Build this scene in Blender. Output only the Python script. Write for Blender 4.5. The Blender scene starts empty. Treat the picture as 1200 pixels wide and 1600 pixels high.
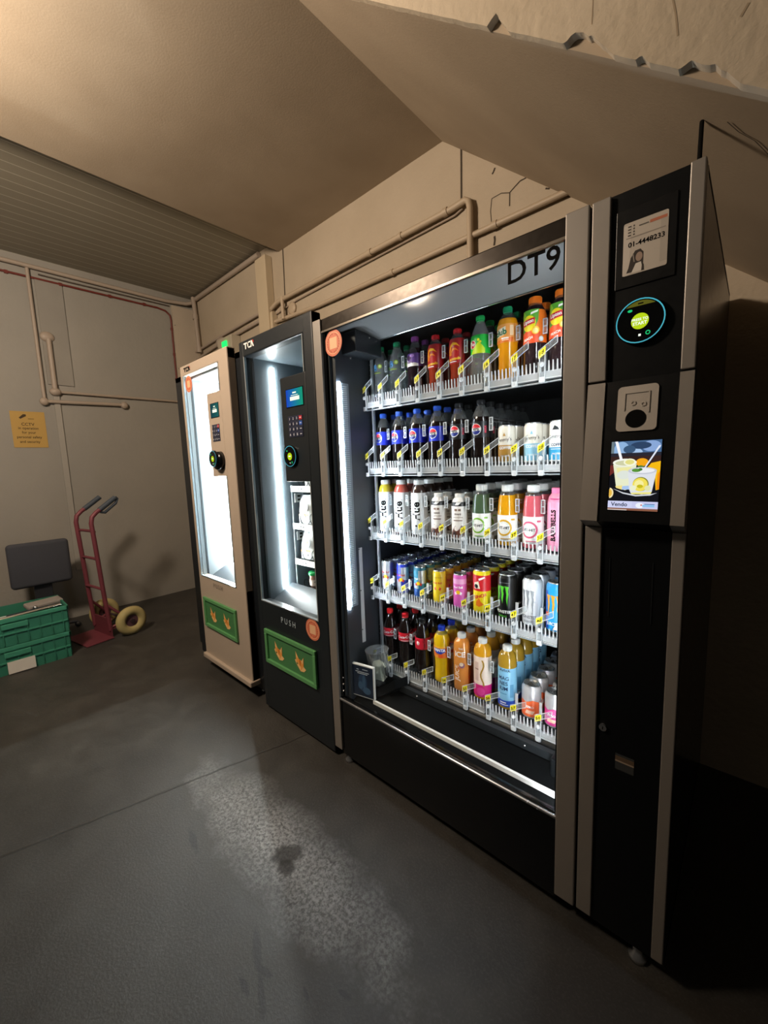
import bpy, bmesh, math, random
from mathutils import Vector, Matrix
random.seed(7)
SC = bpy.context.scene
COL = SC.collection
PI = math.pi
VT = SC.view_settings
SC.display_settings.display_device = 'sRGB'
VT.view_transform = 'Standard'; VT.look = 'None'; VT.gamma = 1.0; VT.use_curve_mapping = False
VT.exposure = 0.0
try:
    SC.cycles.use_denoising = True
    SC.cycles.transparent_max_bounces = 32
    SC.cycles.max_bounces = 8
    SC.cycles.sample_clamp_indirect = 4.0
    SC.cycles.caustics_reflective = False
    SC.cycles.caustics_refractive = False
except Exception:
    pass

# ------------------------------------------------------------------ materials
def lin(h):
    if isinstance(h, (tuple, list)): return tuple(h[:3])
    h = h.lstrip('#')
    v = [int(h[i:i+2], 16)/255 for i in (0, 2, 4)]
    return tuple(c/12.92 if c <= .04045 else ((c+.055)/1.055)**2.4 for c in v)
MATS = {}
def newmat(key):
    m = bpy.data.materials.new(key); m.use_nodes = True
    nt = m.node_tree
    for n in list(nt.nodes): nt.nodes.remove(n)
    out = nt.nodes.new('ShaderNodeOutputMaterial')
    return m, nt, out
def M(col, rough=.45, metal=0.0, emit=0.0, coat=0.0, sss=0.0, key=None):
    k = key or 'm_%s_%g_%g_%g_%g_%g' % (col if isinstance(col, str) else '_'.join('%.3f' % c for c in col), rough, metal, emit, coat, sss)
    if k in MATS: return MATS[k]
    m, nt, out = newmat(k)
    p = nt.nodes.new('ShaderNodeBsdfPrincipled')
    c = lin(col)
    p.inputs['Base Color'].default_value = (*c, 1)
    p.inputs['Roughness'].default_value = rough
    p.inputs['Metallic'].default_value = metal
    if emit:
        p.inputs['Emission Color'].default_value = (*c, 1); p.inputs['Emission Strength'].default_value = emit
    if coat:
        p.inputs['Coat Weight'].default_value = coat; p.inputs['Coat Roughness'].default_value = .06
    # slight surface mottling keeps every surface procedural rather than a flat swatch
    if not emit:
        tc = nt.nodes.new('ShaderNodeTexCoord'); nz = nt.nodes.new('ShaderNodeTexNoise'); nz.inputs['Scale'].default_value = 60
        mr = nt.nodes.new('ShaderNodeMapRange'); mr.inputs['To Min'].default_value = max(0, rough-.05); mr.inputs['To Max'].default_value = min(1, rough+.05)
        nt.links.new(tc.outputs['Object'], nz.inputs['Vector']); nt.links.new(nz.outputs['Fac'], mr.inputs['Value'])
        nt.links.new(mr.outputs['Result'], p.inputs['Roughness'])
    nt.links.new(p.outputs[0], out.inputs[0])
    MATS[k] = m
    return m
def CLEAR(tint='#e8f0f0', haze=0.06, gloss=.9, white='#ffffff', key=None):
    k = key or 'clear_%s_%g_%g_%s' % (tint, haze, gloss, white)
    if k in MATS: return MATS[k]
    m, nt, out = newmat(k)
    t = nt.nodes.new('ShaderNodeBsdfTransparent'); t.inputs[0].default_value = (*lin(tint), 1)
    g = nt.nodes.new('ShaderNodeBsdfGlossy'); g.inputs['Roughness'].default_value = .08; g.inputs[0].default_value = (1, 1, 1, 1)
    d = nt.nodes.new('ShaderNodeBsdfDiffuse'); d.inputs[0].default_value = (*lin(white), 1)
    lw = nt.nodes.new('ShaderNodeLayerWeight'); lw.inputs['Blend'].default_value = .5
    pw = nt.nodes.new('ShaderNodeMath'); pw.operation = 'POWER'; pw.inputs[1].default_value = 4.0
    mu = nt.nodes.new('ShaderNodeMath'); mu.operation = 'MULTIPLY_ADD'; mu.inputs[1].default_value = gloss*.9; mu.inputs[2].default_value = .035*gloss
    nt.links.new(lw.outputs['Facing'], pw.inputs[0]); nt.links.new(pw.outputs[0], mu.inputs[0])
    a = nt.nodes.new('ShaderNodeMixShader'); nt.links.new(mu.outputs[0], a.inputs[0])
    b = nt.nodes.new('ShaderNodeMixShader'); b.inputs[0].default_value = haze
    nt.links.new(t.outputs[0], b.inputs[1]); nt.links.new(d.outputs[0], b.inputs[2])
    nt.links.new(b.outputs[0], a.inputs[1]); nt.links.new(g.outputs[0], a.inputs[2])
    nt.links.new(a.outputs[0], out.inputs[0])
    MATS[k] = m
    return m
def EMIT(col, s, key=None):
    k = key or 'emit_%s_%g' % (col, s)
    if k in MATS: return MATS[k]
    m, nt, out = newmat(k)
    e = nt.nodes.new('ShaderNodeEmission'); e.inputs[0].default_value = (*lin(col), 1); e.inputs[1].default_value = s
    nt.links.new(e.outputs[0], out.inputs[0]); MATS[k] = m
    return m
def PLASTER(key, c1, c2, scale=3.0, bump=.15, rough=.85, fine=90.0):
    m, nt, out = newmat(key)
    p = nt.nodes.new('ShaderNodeBsdfPrincipled'); p.inputs['Roughness'].default_value = rough
    tc = nt.nodes.new('ShaderNodeTexCoord')
    n1 = nt.nodes.new('ShaderNodeTexNoise'); n1.inputs['Scale'].default_value = scale; n1.inputs['Detail'].default_value = 6
    n2 = nt.nodes.new('ShaderNodeTexNoise'); n2.inputs['Scale'].default_value = fine; n2.inputs['Detail'].default_value = 4
    cr = nt.nodes.new('ShaderNodeValToRGB'); cr.color_ramp.elements[0].position = .3; cr.color_ramp.elements[1].position = .7
    cr.color_ramp.elements[0].color = (*lin(c1), 1); cr.color_ramp.elements[1].color = (*lin(c2), 1)
    b = nt.nodes.new('ShaderNodeBump'); b.inputs['Strength'].default_value = bump; b.inputs['Distance'].default_value = .01
    for n in (n1, n2): nt.links.new(tc.outputs['Object'], n.inputs['Vector'])
    nt.links.new(n1.outputs['Fac'], cr.inputs[0]); nt.links.new(cr.outputs[0], p.inputs['Base Color'])
    nt.links.new(n2.outputs['Fac'], b.inputs['Height']); nt.links.new(b.outputs[0], p.inputs['Normal'])
    nt.links.new(p.outputs[0], out.inputs[0]); MATS[key] = m
    return m

# ------------------------------------------------------------------ text to polygons
_TXT = {}
def text_geo(s, bold=0.0):
    k = (s, bold)
    if k in _TXT: return _TXT[k]
    cu = bpy.data.curves.new('glyphs', 'FONT'); cu.body = s; cu.size = 1.0; cu.align_x = 'CENTER'; cu.align_y = 'CENTER'
    cu.offset = bold; cu.resolution_u = 3; cu.space_line = 1.0
    ob = bpy.data.objects.new('glyphs', cu); COL.objects.link(ob)
    bpy.context.view_layer.update()
    dg = bpy.context.evaluated_depsgraph_get()
    me = bpy.data.meshes.new_from_object(ob.evaluated_get(dg))
    V = [(v.co.x, v.co.y) for v in me.vertices]; F = [tuple(p.vertices) for p in me.polygons]
    bpy.data.objects.remove(ob); bpy.data.curves.remove(cu); bpy.data.meshes.remove(me)
    if V:
        cx = (min(v[0] for v in V)+max(v[0] for v in V))/2; cy = (min(v[1] for v in V)+max(v[1] for v in V))/2
        V = [(x-cx, y-cy) for x, y in V]
    _TXT[k] = (V, F)
    return V, F

# ------------------------------------------------------------------ mesh builder
class MB:
    def __init__(s): s.v = []; s.f = []; s.m = []; s.sm = []; s.mats = []
    def mi(s, mat):
        if mat not in s.mats: s.mats.append(mat)
        return s.mats.index(mat)
    def add(s, V, F, mat, smooth=False):
        o = len(s.v); s.v += [tuple(v) for v in V]; i = s.mi(mat)
        for f in F: s.f.append(tuple(o+k for k in f)); s.m.append(i); s.sm.append(smooth)
        return s
    def box(s, x0, x1, y0, y1, z0, z1, mat, bev=0.0):
        if x0 > x1: x0, x1 = x1, x0
        if y0 > y1: y0, y1 = y1, y0
        if z0 > z1: z0, z1 = z1, z0
        if not bev:
            V = [(x, y, z) for z in (z0, z1) for y in (y0, y1) for x in (x0, x1)]
            F = [(0, 2, 3, 1), (4, 5, 7, 6), (0, 1, 5, 4), (2, 6, 7, 3), (0, 4, 6, 2), (1, 3, 7, 5)]
            return s.add(V, F, mat)
        bm = bmesh.new(); bmesh.ops.create_cube(bm, size=1)
        for v in bm.verts: v.co = ((x0+x1)/2+v.co.x*(x1-x0), (y0+y1)/2+v.co.y*(y1-y0), (z0+z1)/2+v.co.z*(z1-z0))
        bmesh.ops.bevel(bm, geom=bm.edges[:], offset=bev, segments=2 if bev < .02 else 5, affect='EDGES', profile=.5)
        bm.verts.index_update()
        s.add([v.co[:] for v in bm.verts], [[v.index for v in f.verts] for f in bm.faces], mat, bev >= .02); bm.free()
        return s
    def prism(s, poly, d, mat, caps=True):
        # poly: 3-D points of one face; d: extrusion vector
        n = len(poly); d = Vector(d); a = [Vector(p) for p in poly]
        V = a+[p+d for p in a]
        F = [(i, (i+1) % n, n+(i+1) % n, n+i) for i in range(n)]
        if caps: F += [tuple(range(n-1, -1, -1)), tuple(range(n, 2*n))]
        return s.add(V, F, mat)
    def lathe(s, prof, mat, seg=28, smooth=True, cx=0, cy=0, mats=None, cap0=False, cap1=False, axis='Z', a0=0, a1=2*PI):
        full = abs(a1-a0-2*PI) < 1e-6
        n = seg if full else seg+1
        V = []
        for r, z in prof:
            for i in range(n):
                a = a0+(a1-a0)*i/seg
                V.append((cx+r*math.sin(a), cy-r*math.cos(a), z))
        o = len(s.v); s.v += V
        for j in range(len(prof)-1):
            mm = s.mi(mats[j] if mats else mat)
            for i in range(seg):
                k = (i+1) % n
                s.f.append((o+j*n+i, o+j*n+k, o+(j+1)*n+k, o+(j+1)*n+i)); s.m.append(mm); s.sm.append(smooth)
        if cap0: s.f.append(tuple(o+i for i in range(n-1, -1, -1))); s.m.append(s.mi(mats[0] if mats else mat)); s.sm.append(False)
        if cap1:
            b = o+(len(prof)-1)*n; s.f.append(tuple(b+i for i in range(n))); s.m.append(s.mi(mats[-1] if mats else mat)); s.sm.append(False)
        return s
    def tube(s, pts, r, mat, seg=10, caps=True):
        P = [Vector(p) for p in pts]; V = []; n = len(P)
        up = None
        for i, p in enumerate(P):
            t = (P[min(i+1, n-1)]-P[max(i-1, 0)]).normalized()
            if up is None:
                up = Vector((0, 0, 1)) if abs(t.z) < .9 else Vector((1, 0, 0))
            a = t.cross(up)
            if a.length < 1e-5: a = t.orthogonal()
            a.normalize(); b = t.cross(a).normalized(); up = -b if b.dot(up) < 0 else b
            a = t.cross(up).normalized(); b = up
            rr = r[i] if isinstance(r, (list, tuple)) else r
            for k in range(seg):
                g = 2*PI*k/seg; V.append(p+a*(rr*math.cos(g))+b*(rr*math.sin(g)))
        F = [(i*seg+k, i*seg+(k+1) % seg, (i+1)*seg+(k+1) % seg, (i+1)*seg+k) for i in range(n-1) for k in range(seg)]
        s.add(V, F, mat, True)
        if caps: s.add(V[:seg], [tuple(range(seg))], mat); s.add(V[-seg:], [tuple(range(seg))], mat)
        return s
    def cyl(s, p0, p1, r, mat, seg=16): return s.tube([p0, p1], r, mat, seg)
    def ball(s, c, r, mat, sc=(1, 1, 1), seg=12):
        V = []; F = []
        for j in range(seg//2+1):
            t = PI*j/(seg//2)
            for i in range(seg):
                a = 2*PI*i/seg
                V.append((c[0]+r*sc[0]*math.sin(t)*math.cos(a), c[1]+r*sc[1]*math.sin(t)*math.sin(a), c[2]+r*sc[2]*math.cos(t)))
        for j in range(seg//2):
            for i in range(seg): F.append((j*seg+i, j*seg+(i+1) % seg, (j+1)*seg+(i+1) % seg, (j+1)*seg+i))
        return s.add(V, F, mat, True)
    # flat artwork on a plane: frame = (origin, ux, uz, normal)
    def fpoly(s, fr, pts, mat, lift=0.0):
        o, ux, uz, n = fr
        V = [o+ux*x+uz*z+n*lift for x, z in pts]
        return s.add(V, [tuple(range(len(V)))], mat)
    def frect(s, fr, x0, x1, z0, z1, mat, lift=0.0): return s.fpoly(fr, [(x0, z0), (x1, z0), (x1, z1), (x0, z1)], mat, lift)
    def fell(s, fr, x, z, rx, rz, mat, lift=0.0, a0=0, a1=2*PI, seg=28):
        full = abs(a1-a0-2*PI) < 1e-6
        pts = [(x+rx*math.cos(a0+(a1-a0)*i/seg), z+rz*math.sin(a0+(a1-a0)*i/seg)) for i in range(seg if full else seg+1)]
        return s.fpoly(fr, pts, mat, lift)
    def fring(s, fr, x, z, r0, r1, mat, lift=0.0, seg=36):
        o, ux, uz, n = fr; V = []
        for r in (r0, r1):
            for i in range(seg):
                a = 2*PI*i/seg; V.append(o+ux*(x+r*math.cos(a))+uz*(z+r*math.sin(a))+n*lift)
        return s.add(V, [(i, (i+1) % seg, seg+(i+1) % seg, seg+i) for i in range(seg)], mat)
    def ftext(s, fr, t, size, x, z, mat, lift=0.0, bold=0.0, rot=0.0, sx=1.0):
        o, ux, uz, n = fr; V, F = text_geo(t, bold); c, q = math.cos(rot), math.sin(rot)
        W = []
        for a, b in V:
            a *= size*sx; b *= size; W.append(o+ux*(x+a*c-b*q)+uz*(z+a*q+b*c)+n*lift)
        return s.add(W, F, mat)
    # artwork wrapped on a vertical cylinder of radius R (x = arc length from the front, z = height)
    def wpoly(s, R, pts, mat, step=.004):
        x0 = min(p[0] for p in pts); x1 = max(p[0] for p in pts); n = max(1, int(math.ceil((x1-x0)/step)))
        for k in range(n):
            a, b = x0+(x1-x0)*k/n, x0+(x1-x0)*(k+1)/n
            q = pts
            for lim, sg in ((a, 1), (b, -1)):
                r = []
                for i in range(len(q)):
                    p, w = q[i], q[(i+1) % len(q)]
                    ip, iw = sg*(p[0]-lim) >= -1e-9, sg*(w[0]-lim) >= -1e-9
                    if ip: r.append(p)
                    if ip != iw:
                        t = (lim-p[0])/(w[0]-p[0]); r.append((lim, p[1]+t*(w[1]-p[1])))
                q = r
                if not q: break
            if len(q) < 3: continue
            s.add([(R*math.sin(x/R), -R*math.cos(x/R), z) for x, z in q], [tuple(range(len(q)))], mat)
        return s
    def wtext(s, R, t, size, x, z, mat, bold=0.0, rot=0.0, sx=1.0):
        V, F = text_geo(t, bold); c, q = math.cos(rot), math.sin(rot); W = []
        for a, b in V:
            a *= size*sx; b *= size; X = x+a*c-b*q; W.append((R*math.sin(X/R), -R*math.cos(X/R), z+a*q+b*c))
        return s.add(W, F, mat)
    def mesh(s, name):
        me = bpy.data.meshes.new(name); me.from_pydata([tuple(v) for v in s.v], [], s.f)
        for m in s.mats: me.materials.append(m)
        me.polygons.foreach_set('material_index', s.m); me.polygons.foreach_set('use_smooth', s.sm)
        me.validate(); me.update()
        return me
    def build(s, name, parent=None, fix=True):
        me = s.mesh(name)
        if fix:
            bm = bmesh.new(); bm.from_mesh(me); bmesh.ops.recalc_face_normals(bm, faces=bm.faces[:]); bm.to_mesh(me); bm.free()
        o = bpy.data.objects.new(name, me); COL.objects.link(o)
        if parent is not None: o.parent = parent
        return o
def tag(o, label, cat, group=None):
    o['label'] = label; o['category'] = cat
    if group: o['group'] = group
    return o
def thing(name, label, cat, loc=(0, 0, 0), rz=0.0, group=None):
    o = bpy.data.objects.new(name, None); o.empty_display_size = .05; COL.objects.link(o)
    o.location = loc; o.rotation_euler = (0, 0, rz)
    return tag(o, label, cat, group)
def struct(mb, name, parent=None):
    o = mb.build(name, parent); o['kind'] = 'structure'; return o
def plane_frame(o, ux=(1, 0, 0), uz=(0, 0, 1), n=(0, -1, 0)): return (Vector(o), Vector(ux), Vector(uz), Vector(n))

# common materials
BLK = M('#0d0f11', .35, key='black_powder_coat')
BLKG = M('#07090b', .16, key='black_gloss')
DKG = M('#2a2f35', .45, key='dark_liner')
SILV = M('#8f8a84', .42, .35, key='silver_strip')
STEEL = M('#b9bcc0', .25, .9, key='steel')
CHROME = M('#e4e6e8', .12, 1.0, key='chrome')
WHITE = M('#f1f1ee', .4, key='white_plastic')
SCREW = M('#d7d9db', .25, .8, key='screw_head')
GLASS = CLEAR('#fbfdfd', .0, .22, key='pane_glass')
ACR = CLEAR('#f4f8fa', .42, .8, key='clear_acrylic')
ACRT = CLEAR('#f8fbfc', .07, .9, key='clear_acrylic_thin')
YEL = M('#f2e21c', .5, key='yellow_tag')
INK = M('#0a0a0a', .9, key='black_ink')
for m_, v_ in ((INK, .1), (BLK, .25), (BLKG, .35)): m_.node_tree.nodes['Principled BSDF'].inputs['Specular IOR Level'].default_value = v_
LED = EMIT('#eaf4ff', 190.0, key='led_light')

# ------------------------------------------------------------------ the room
WX, WY = -4.7, 1.0            # left wall plane, back wall plane
SLABZ, SLATZ = 3.12, 3.22
SOF = lambda x: 3.12-.845*(x+1.387)
WALLM = PLASTER('painted_wall', '#a89b87', '#b3a693', 2.5, .25, .7, 40)
WALLL = PLASTER('painted_block_wall', '#8e8c86', '#97948d', 1.6, .25, .7, 30)
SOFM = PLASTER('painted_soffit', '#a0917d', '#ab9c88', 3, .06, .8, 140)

def floor_material():
    m, nt, out = newmat('concrete_floor')
    N = nt.nodes; L = nt.links
    p = N.new('ShaderNodeBsdfPrincipled'); tc = N.new('ShaderNodeTexCoord'); O = tc.outputs['Object']
    def noise(sc, det=6, rough=.6, dist=0):
        n = N.new('ShaderNodeTexNoise'); n.inputs['Scale'].default_value = sc; n.inputs['Detail'].default_value = det
        n.inputs['Roughness'].default_value = rough; n.inputs['Distortion'].default_value = dist; L.new(O, n.inputs['Vector']); return n.outputs['Fac']
    def math_(op, a, b=None, c=None):
        n = N.new('ShaderNodeMath'); n.operation = op
        for i, v in enumerate((a, b, c)):
            if v is None: continue
            if isinstance(v, (int, float)): n.inputs[i].default_value = v
            else: L.new(v, n.inputs[i])
        return n.outputs[0]
    def ramp(f, p0, p1):
        r = N.new('ShaderNodeMapRange'); r.clamp = True; L.new(f, r.inputs['Value']); r.inputs['From Min'].default_value = p0; r.inputs['From Max'].default_value = p1
        return r.outputs['Result']
    def mix(f, a, b):
        n = N.new('ShaderNodeMix'); n.data_type = 'RGBA'
        if isinstance(f, (int, float)): n.inputs[0].default_value = f
        else: L.new(f, n.inputs[0])
        for i, v in ((6, a), (7, b)):
            if isinstance(v, str): n.inputs[i].default_value = (*lin(v), 1)
            else: L.new(v, n.inputs[i])
        return n.outputs[2]
    big = noise(1.3, 7, .65); mid = noise(6, 8, .65, .4); fine = noise(130, 5, .65)
    c = mix(ramp(big, .35, .65), '#2b2a28', '#3a3835')
    c = mix(math_('MULTIPLY', ramp(mid, .45, .75), .45), c, '#4c4b47')
    c = mix(math_('MULTIPLY', ramp(fine, .5, .8), .45), c, '#5a5955')
    sep = N.new('ShaderNodeSeparateXYZ'); L.new(O, sep.inputs[0]); X, Y = sep.outputs[0], sep.outputs[1]
    # worn, pitted aggregate, painted lighter for the white machine's LED glow
    def blob(cx, cy, rx, ry, rot, wob=.35, ns=9):
        ca, sa = math.cos(rot), math.sin(rot)
        dx = math_('SUBTRACT', X, cx); dy = math_('SUBTRACT', Y, cy)
        u = math_('DIVIDE', math_('ADD', math_('MULTIPLY', dx, ca), math_('MULTIPLY', dy, sa)), rx)
        v = math_('DIVIDE', math_('SUBTRACT', math_('MULTIPLY', dy, ca), math_('MULTIPLY', dx, sa)), ry)
        d = math_('SQRT', math_('ADD', math_('MULTIPLY', u, u), math_('MULTIPLY', v, v)))
        return math_('ADD', d, math_('MULTIPLY', math_('SUBTRACT', noise(ns, 4, .6), .5), wob*2))
    worn_glow = math_('SUBTRACT', 1.0, ramp(blob(-1.2, -.425, .52, .13, .0, .55, 7), .2, 1.3))
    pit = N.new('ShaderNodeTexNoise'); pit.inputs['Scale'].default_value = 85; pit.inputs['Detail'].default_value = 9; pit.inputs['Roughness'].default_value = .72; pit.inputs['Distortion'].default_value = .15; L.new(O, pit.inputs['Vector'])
    c = mix(math_('MULTIPLY', worn_glow, .72), c, mix(ramp(pit.outputs['Fac'], .42, .58), '#66696b', '#b9bcbd'))
    spk = noise(26, 3, .5, .8)
    c = mix(math_('MULTIPLY', ramp(spk, .67, .72), math_('ADD', math_('MULTIPLY', worn_glow, .6), .25)), c, '#191a1b')
    for (cx, cy, rx, ry, rot, wb) in ((-1.135, -.425, .06, .042, .9, .4), (-1.10, -.452, .035, .03, .2, .4), (-.965, -.642, .06, .013, -.44, .55), (-.915, -.708, .03, .009, -.1, .6), (-.86, -.69, .055, .010, -.44, .6), (-.90, -.655, .03, .008, .3, .6),
                                      (-1.45, -.62, .06, .012, -.2, .8), (-.70, -.545, .02, .007, .2, .6), (-.60, -.60, .018, .008, .4, .6), (-.78, -.61, .02, .006, -.3, .6)):
        s = math_('SUBTRACT', 1.0, ramp(blob(cx, cy, rx, ry, rot, wb, 34), .7, 1.08))
        c = mix(math_('MULTIPLY', s, .8), c, '#1d1e1f')
    # joint between two pours of concrete
    nx, ny = .526, -.15; ln = math.hypot(nx, ny); nx /= ln; ny /= ln
    d = math_('ADD', math_('MULTIPLY', math_('ADD', X, 1.735), nx), math_('MULTIPLY', math_('ADD', Y, .47), ny))
    d = math_('ADD', d, math_('MULTIPLY', math_('SUBTRACT', noise(12, 3), .5), .02))
    j = math_('SUBTRACT', 1.0, ramp(math_('ABSOLUTE', d), .002, .008))
    c = mix(math_('MULTIPLY', j, .7), c, '#1a1a19')
    L.new(c, p.inputs['Base Color'])
    ro = N.new('ShaderNodeMapRange'); L.new(mid, ro.inputs['Value']); ro.inputs['From Min'].default_value = .3; ro.inputs['From Max'].default_value = .7
    ro.inputs['To Min'].default_value = .48; ro.inputs['To Max'].default_value = .62
    L.new(math_('SUBTRACT', ro.outputs['Result'], math_('MULTIPLY', worn_glow, .22)), p.inputs['Roughness'])
    b = N.new('ShaderNodeBump'); b.inputs['Distance'].default_value = .012; b.inputs['Strength'].default_value = .35
    h = math_('ADD', math_('MULTIPLY', fine, .3), math_('MULTIPLY', mid, .3))
    h = math_('SUBTRACT', h, math_('MULTIPLY', j, .6))
    h = math_('ADD', h, math_('MULTIPLY', math_('MULTIPLY', pit.outputs['Fac'], worn_glow), 2.2))
    L.new(h, b.inputs['Height']); L.new(b.outputs[0], p.inputs['Normal'])
    L.new(p.outputs[0], out.inputs[0])
    return m
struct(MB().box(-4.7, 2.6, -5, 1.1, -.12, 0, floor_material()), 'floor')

wb = MB().box(-4.8, 2.6, WY, WY+.15, 0, 3.4, WALLM)
CRK = M('#3d342a', .9, key='crack_shadow')
def wall_crack(pts, w):
    for (a, b), (c, d) in zip(pts[:-1], pts[1:]):
        l = math.hypot(c-a, d-b); nx, nz = -(d-b)/l*w/2, (c-a)/l*w/2
        wb.add([(a+nx, WY-.001, b+nz), (c+nx, WY-.001, d+nz), (c-nx, WY-.001, d-nz), (a-nx, WY-.001, b-nz)], [(0, 1, 2, 3)], CRK)
wall_crack([(-.899, 2.712), (-.93, 2.712), (-.955, 2.699), (-.984, 2.683), (-.985, 2.62)], .006)
wall_crack([(-.985, 2.682), (-1.03, 2.70), (-1.083, 2.697), (-1.09, 2.64), (-1.085, 2.585)], .004)
wall_crack([(-1.065, 2.835), (-1.072, 2.82), (-1.08, 2.812)], .009)
wall_crack([(-1.068, 2.51), (-1.066, 2.49), (-1.07, 2.465)], .011)
wall_crack([(-1.26, 3.12), (-1.262, 2.9), (-1.264, 2.745)], .012)
wall_crack([(-2.945, 3.12), (-2.95, 2.9), (-2.957, 2.73)], .014)
wall_crack([(-.805, 2.622), (-.785, 2.612)], .007)
struct(wb, 'wall_back')

wl = MB().box(WX-.15, WX, -5, 1.1, 0, 3.4, WALLL)
wl.box(WX, WX+.016, -.335, -.29, .45, 2.07, M('#9a9790', .7), .003)      # flat cover strip running down the blockwork
wl.box(WX, WX+.012, -.36, -.17, 2.16, 3.05, PLASTER('wall_patch', '#898680', '#918e87', 3, .2, .8, 40))
struct(wl, 'wall_left')
tr = MB().box(WX, WX+.035, .76, .998, .0, 3.1, PLASTER('boxing_paint', '#b3a797', '#bcb09f', 2, .1, .65))
for z in (.4, .9, 1.35, 1.85, 2.1, 2.45, 2.9): tr.cyl((WX+.034, .775, z), (WX+.038, .775, z), .006, SCREW, 10)
struct(tr, 'trim_1')

def slat_material():
    m, nt, out = newmat('ceiling_boarding'); N = nt.nodes; L = nt.links
    p = N.new('ShaderNodeBsdfPrincipled'); p.inputs['Roughness'].default_value = .45
    tc = N.new('ShaderNodeTexCoord'); sp = N.new('ShaderNodeSeparateXYZ'); L.new(tc.outputs['Object'], sp.inputs[0])
    a = N.new('ShaderNodeMath'); a.operation = 'MULTIPLY'; a.inputs[1].default_value = 10.0; L.new(sp.outputs[0], a.inputs[0])
    f = N.new('ShaderNodeMath'); f.operation = 'FRACT'; L.new(a.outputs[0], f.inputs[0])
    g = N.new('ShaderNodeMath'); g.operation = 'LESS_THAN'; g.inputs[1].default_value = .07; L.new(f.outputs[0], g.inputs[0])
    mx = N.new('ShaderNodeMix'); mx.data_type = 'RGBA'; L.new(g.outputs[0], mx.inputs[0])
    mx.inputs[6].default_value = (*lin('#8b8576'), 1); mx.inputs[7].default_value = (*lin('#b9b4a6'), 1)
    L.new(mx.outputs[2], p.inputs['Base Color'])
    b = N.new('ShaderNodeBump'); b.inputs['Distance'].default_value = .006; b.inputs['Strength'].default_value = .5; L.new(g.outputs[0], b.inputs['Height']); L.new(b.outputs[0], p.inputs['Normal'])
    L.new(p.outputs[0], out.inputs[0]); return m
struct(MB().box(-4.8, -2.9, -5, 1.1, SLATZ, SLATZ+.12, slat_material()), 'ceiling')
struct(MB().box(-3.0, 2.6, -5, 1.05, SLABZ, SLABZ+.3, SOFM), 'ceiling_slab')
# sloping underside and front face of the stair flight, with knocks along its lower edge
FY = -.065
st = MB()
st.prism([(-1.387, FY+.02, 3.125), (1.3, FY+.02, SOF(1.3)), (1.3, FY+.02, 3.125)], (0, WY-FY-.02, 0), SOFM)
rg = random.Random(3)
edge = []
chips = [(-.52, .03, .035), (-.31, .05, .045), (-.2, .012, .012), (-.1, .04, .028)]
nzv = [rg.uniform(-1, 1) for _ in range(400)]
def sm(t):
    i_ = math.floor(t); f_ = t-i_; f_ = f_*f_*(3-2*f_); return nzv[i_ % 400]*(1-f_)+nzv[(i_+1) % 400]*f_
x = -1.387
while x < 1.3:
    z = SOF(x)+.0012*sm(x*30)
    for cx, w, dp in chips:
        q_ = abs(x-cx+.012*sm(x*40))/w
        if q_ < 1: z += dp*(1-q_**1.4)*(.78+.22*sm(x*110+9))
    edge.append((x, FY, z)); x += .004
edge.append((1.3, FY, SOF(1.3)))
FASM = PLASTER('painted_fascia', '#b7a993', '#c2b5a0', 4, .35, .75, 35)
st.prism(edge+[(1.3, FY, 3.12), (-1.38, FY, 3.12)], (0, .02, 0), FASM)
def fas_crack(pts, w=.003):
    for (a, b), (c, d) in zip(pts[:-1], pts[1:]):
        l = math.hypot(c-a, d-b); nx, nz = -(d-b)/l*w/2, (c-a)/l*w/2
        st.add([(a+nx, FY-.0006, b+nz), (c+nx, FY-.0006, d+nz), (c-nx, FY-.0006, d-nz), (a-nx, FY-.0006, b-nz)], [(0, 1, 2, 3)], M('#a2917a', .9, key='fascia_line'))
fas_crack([(-.165, 2.22), (-.155, 2.17), (-.15, 2.13)]); fas_crack([(-.3, 2.33), (-.302, 2.25)], .002); fas_crack([(-.06, 2.1), (-.05, 2.115)], .004)
# hairline crack and black cable end on the soffit
def sof_line(pts, w, mat):
    for (a, b), (c, d) in zip(pts[:-1], pts[1:]):
        v = Vector((c-a, d-b)); v.normalize(); n = Vector((-v.y, v.x))*w/2; e = -.0012
        st.add([(a+n.x, b+n.y, SOF(a+n.x)+e), (c+n.x, d+n.y, SOF(c+n.x)+e), (c-n.x, d-n.y, SOF(c-n.x)+e), (a-n.x, b-n.y, SOF(a-n.x)+e)], [(0, 1, 2, 3)], mat)
sof_line([(-.078, .06), (-.06, .085), (-.035, .1), (-.017, .13), (0, .16)], .003, CRK)
struct(st, 'ceiling_stairs')

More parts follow.
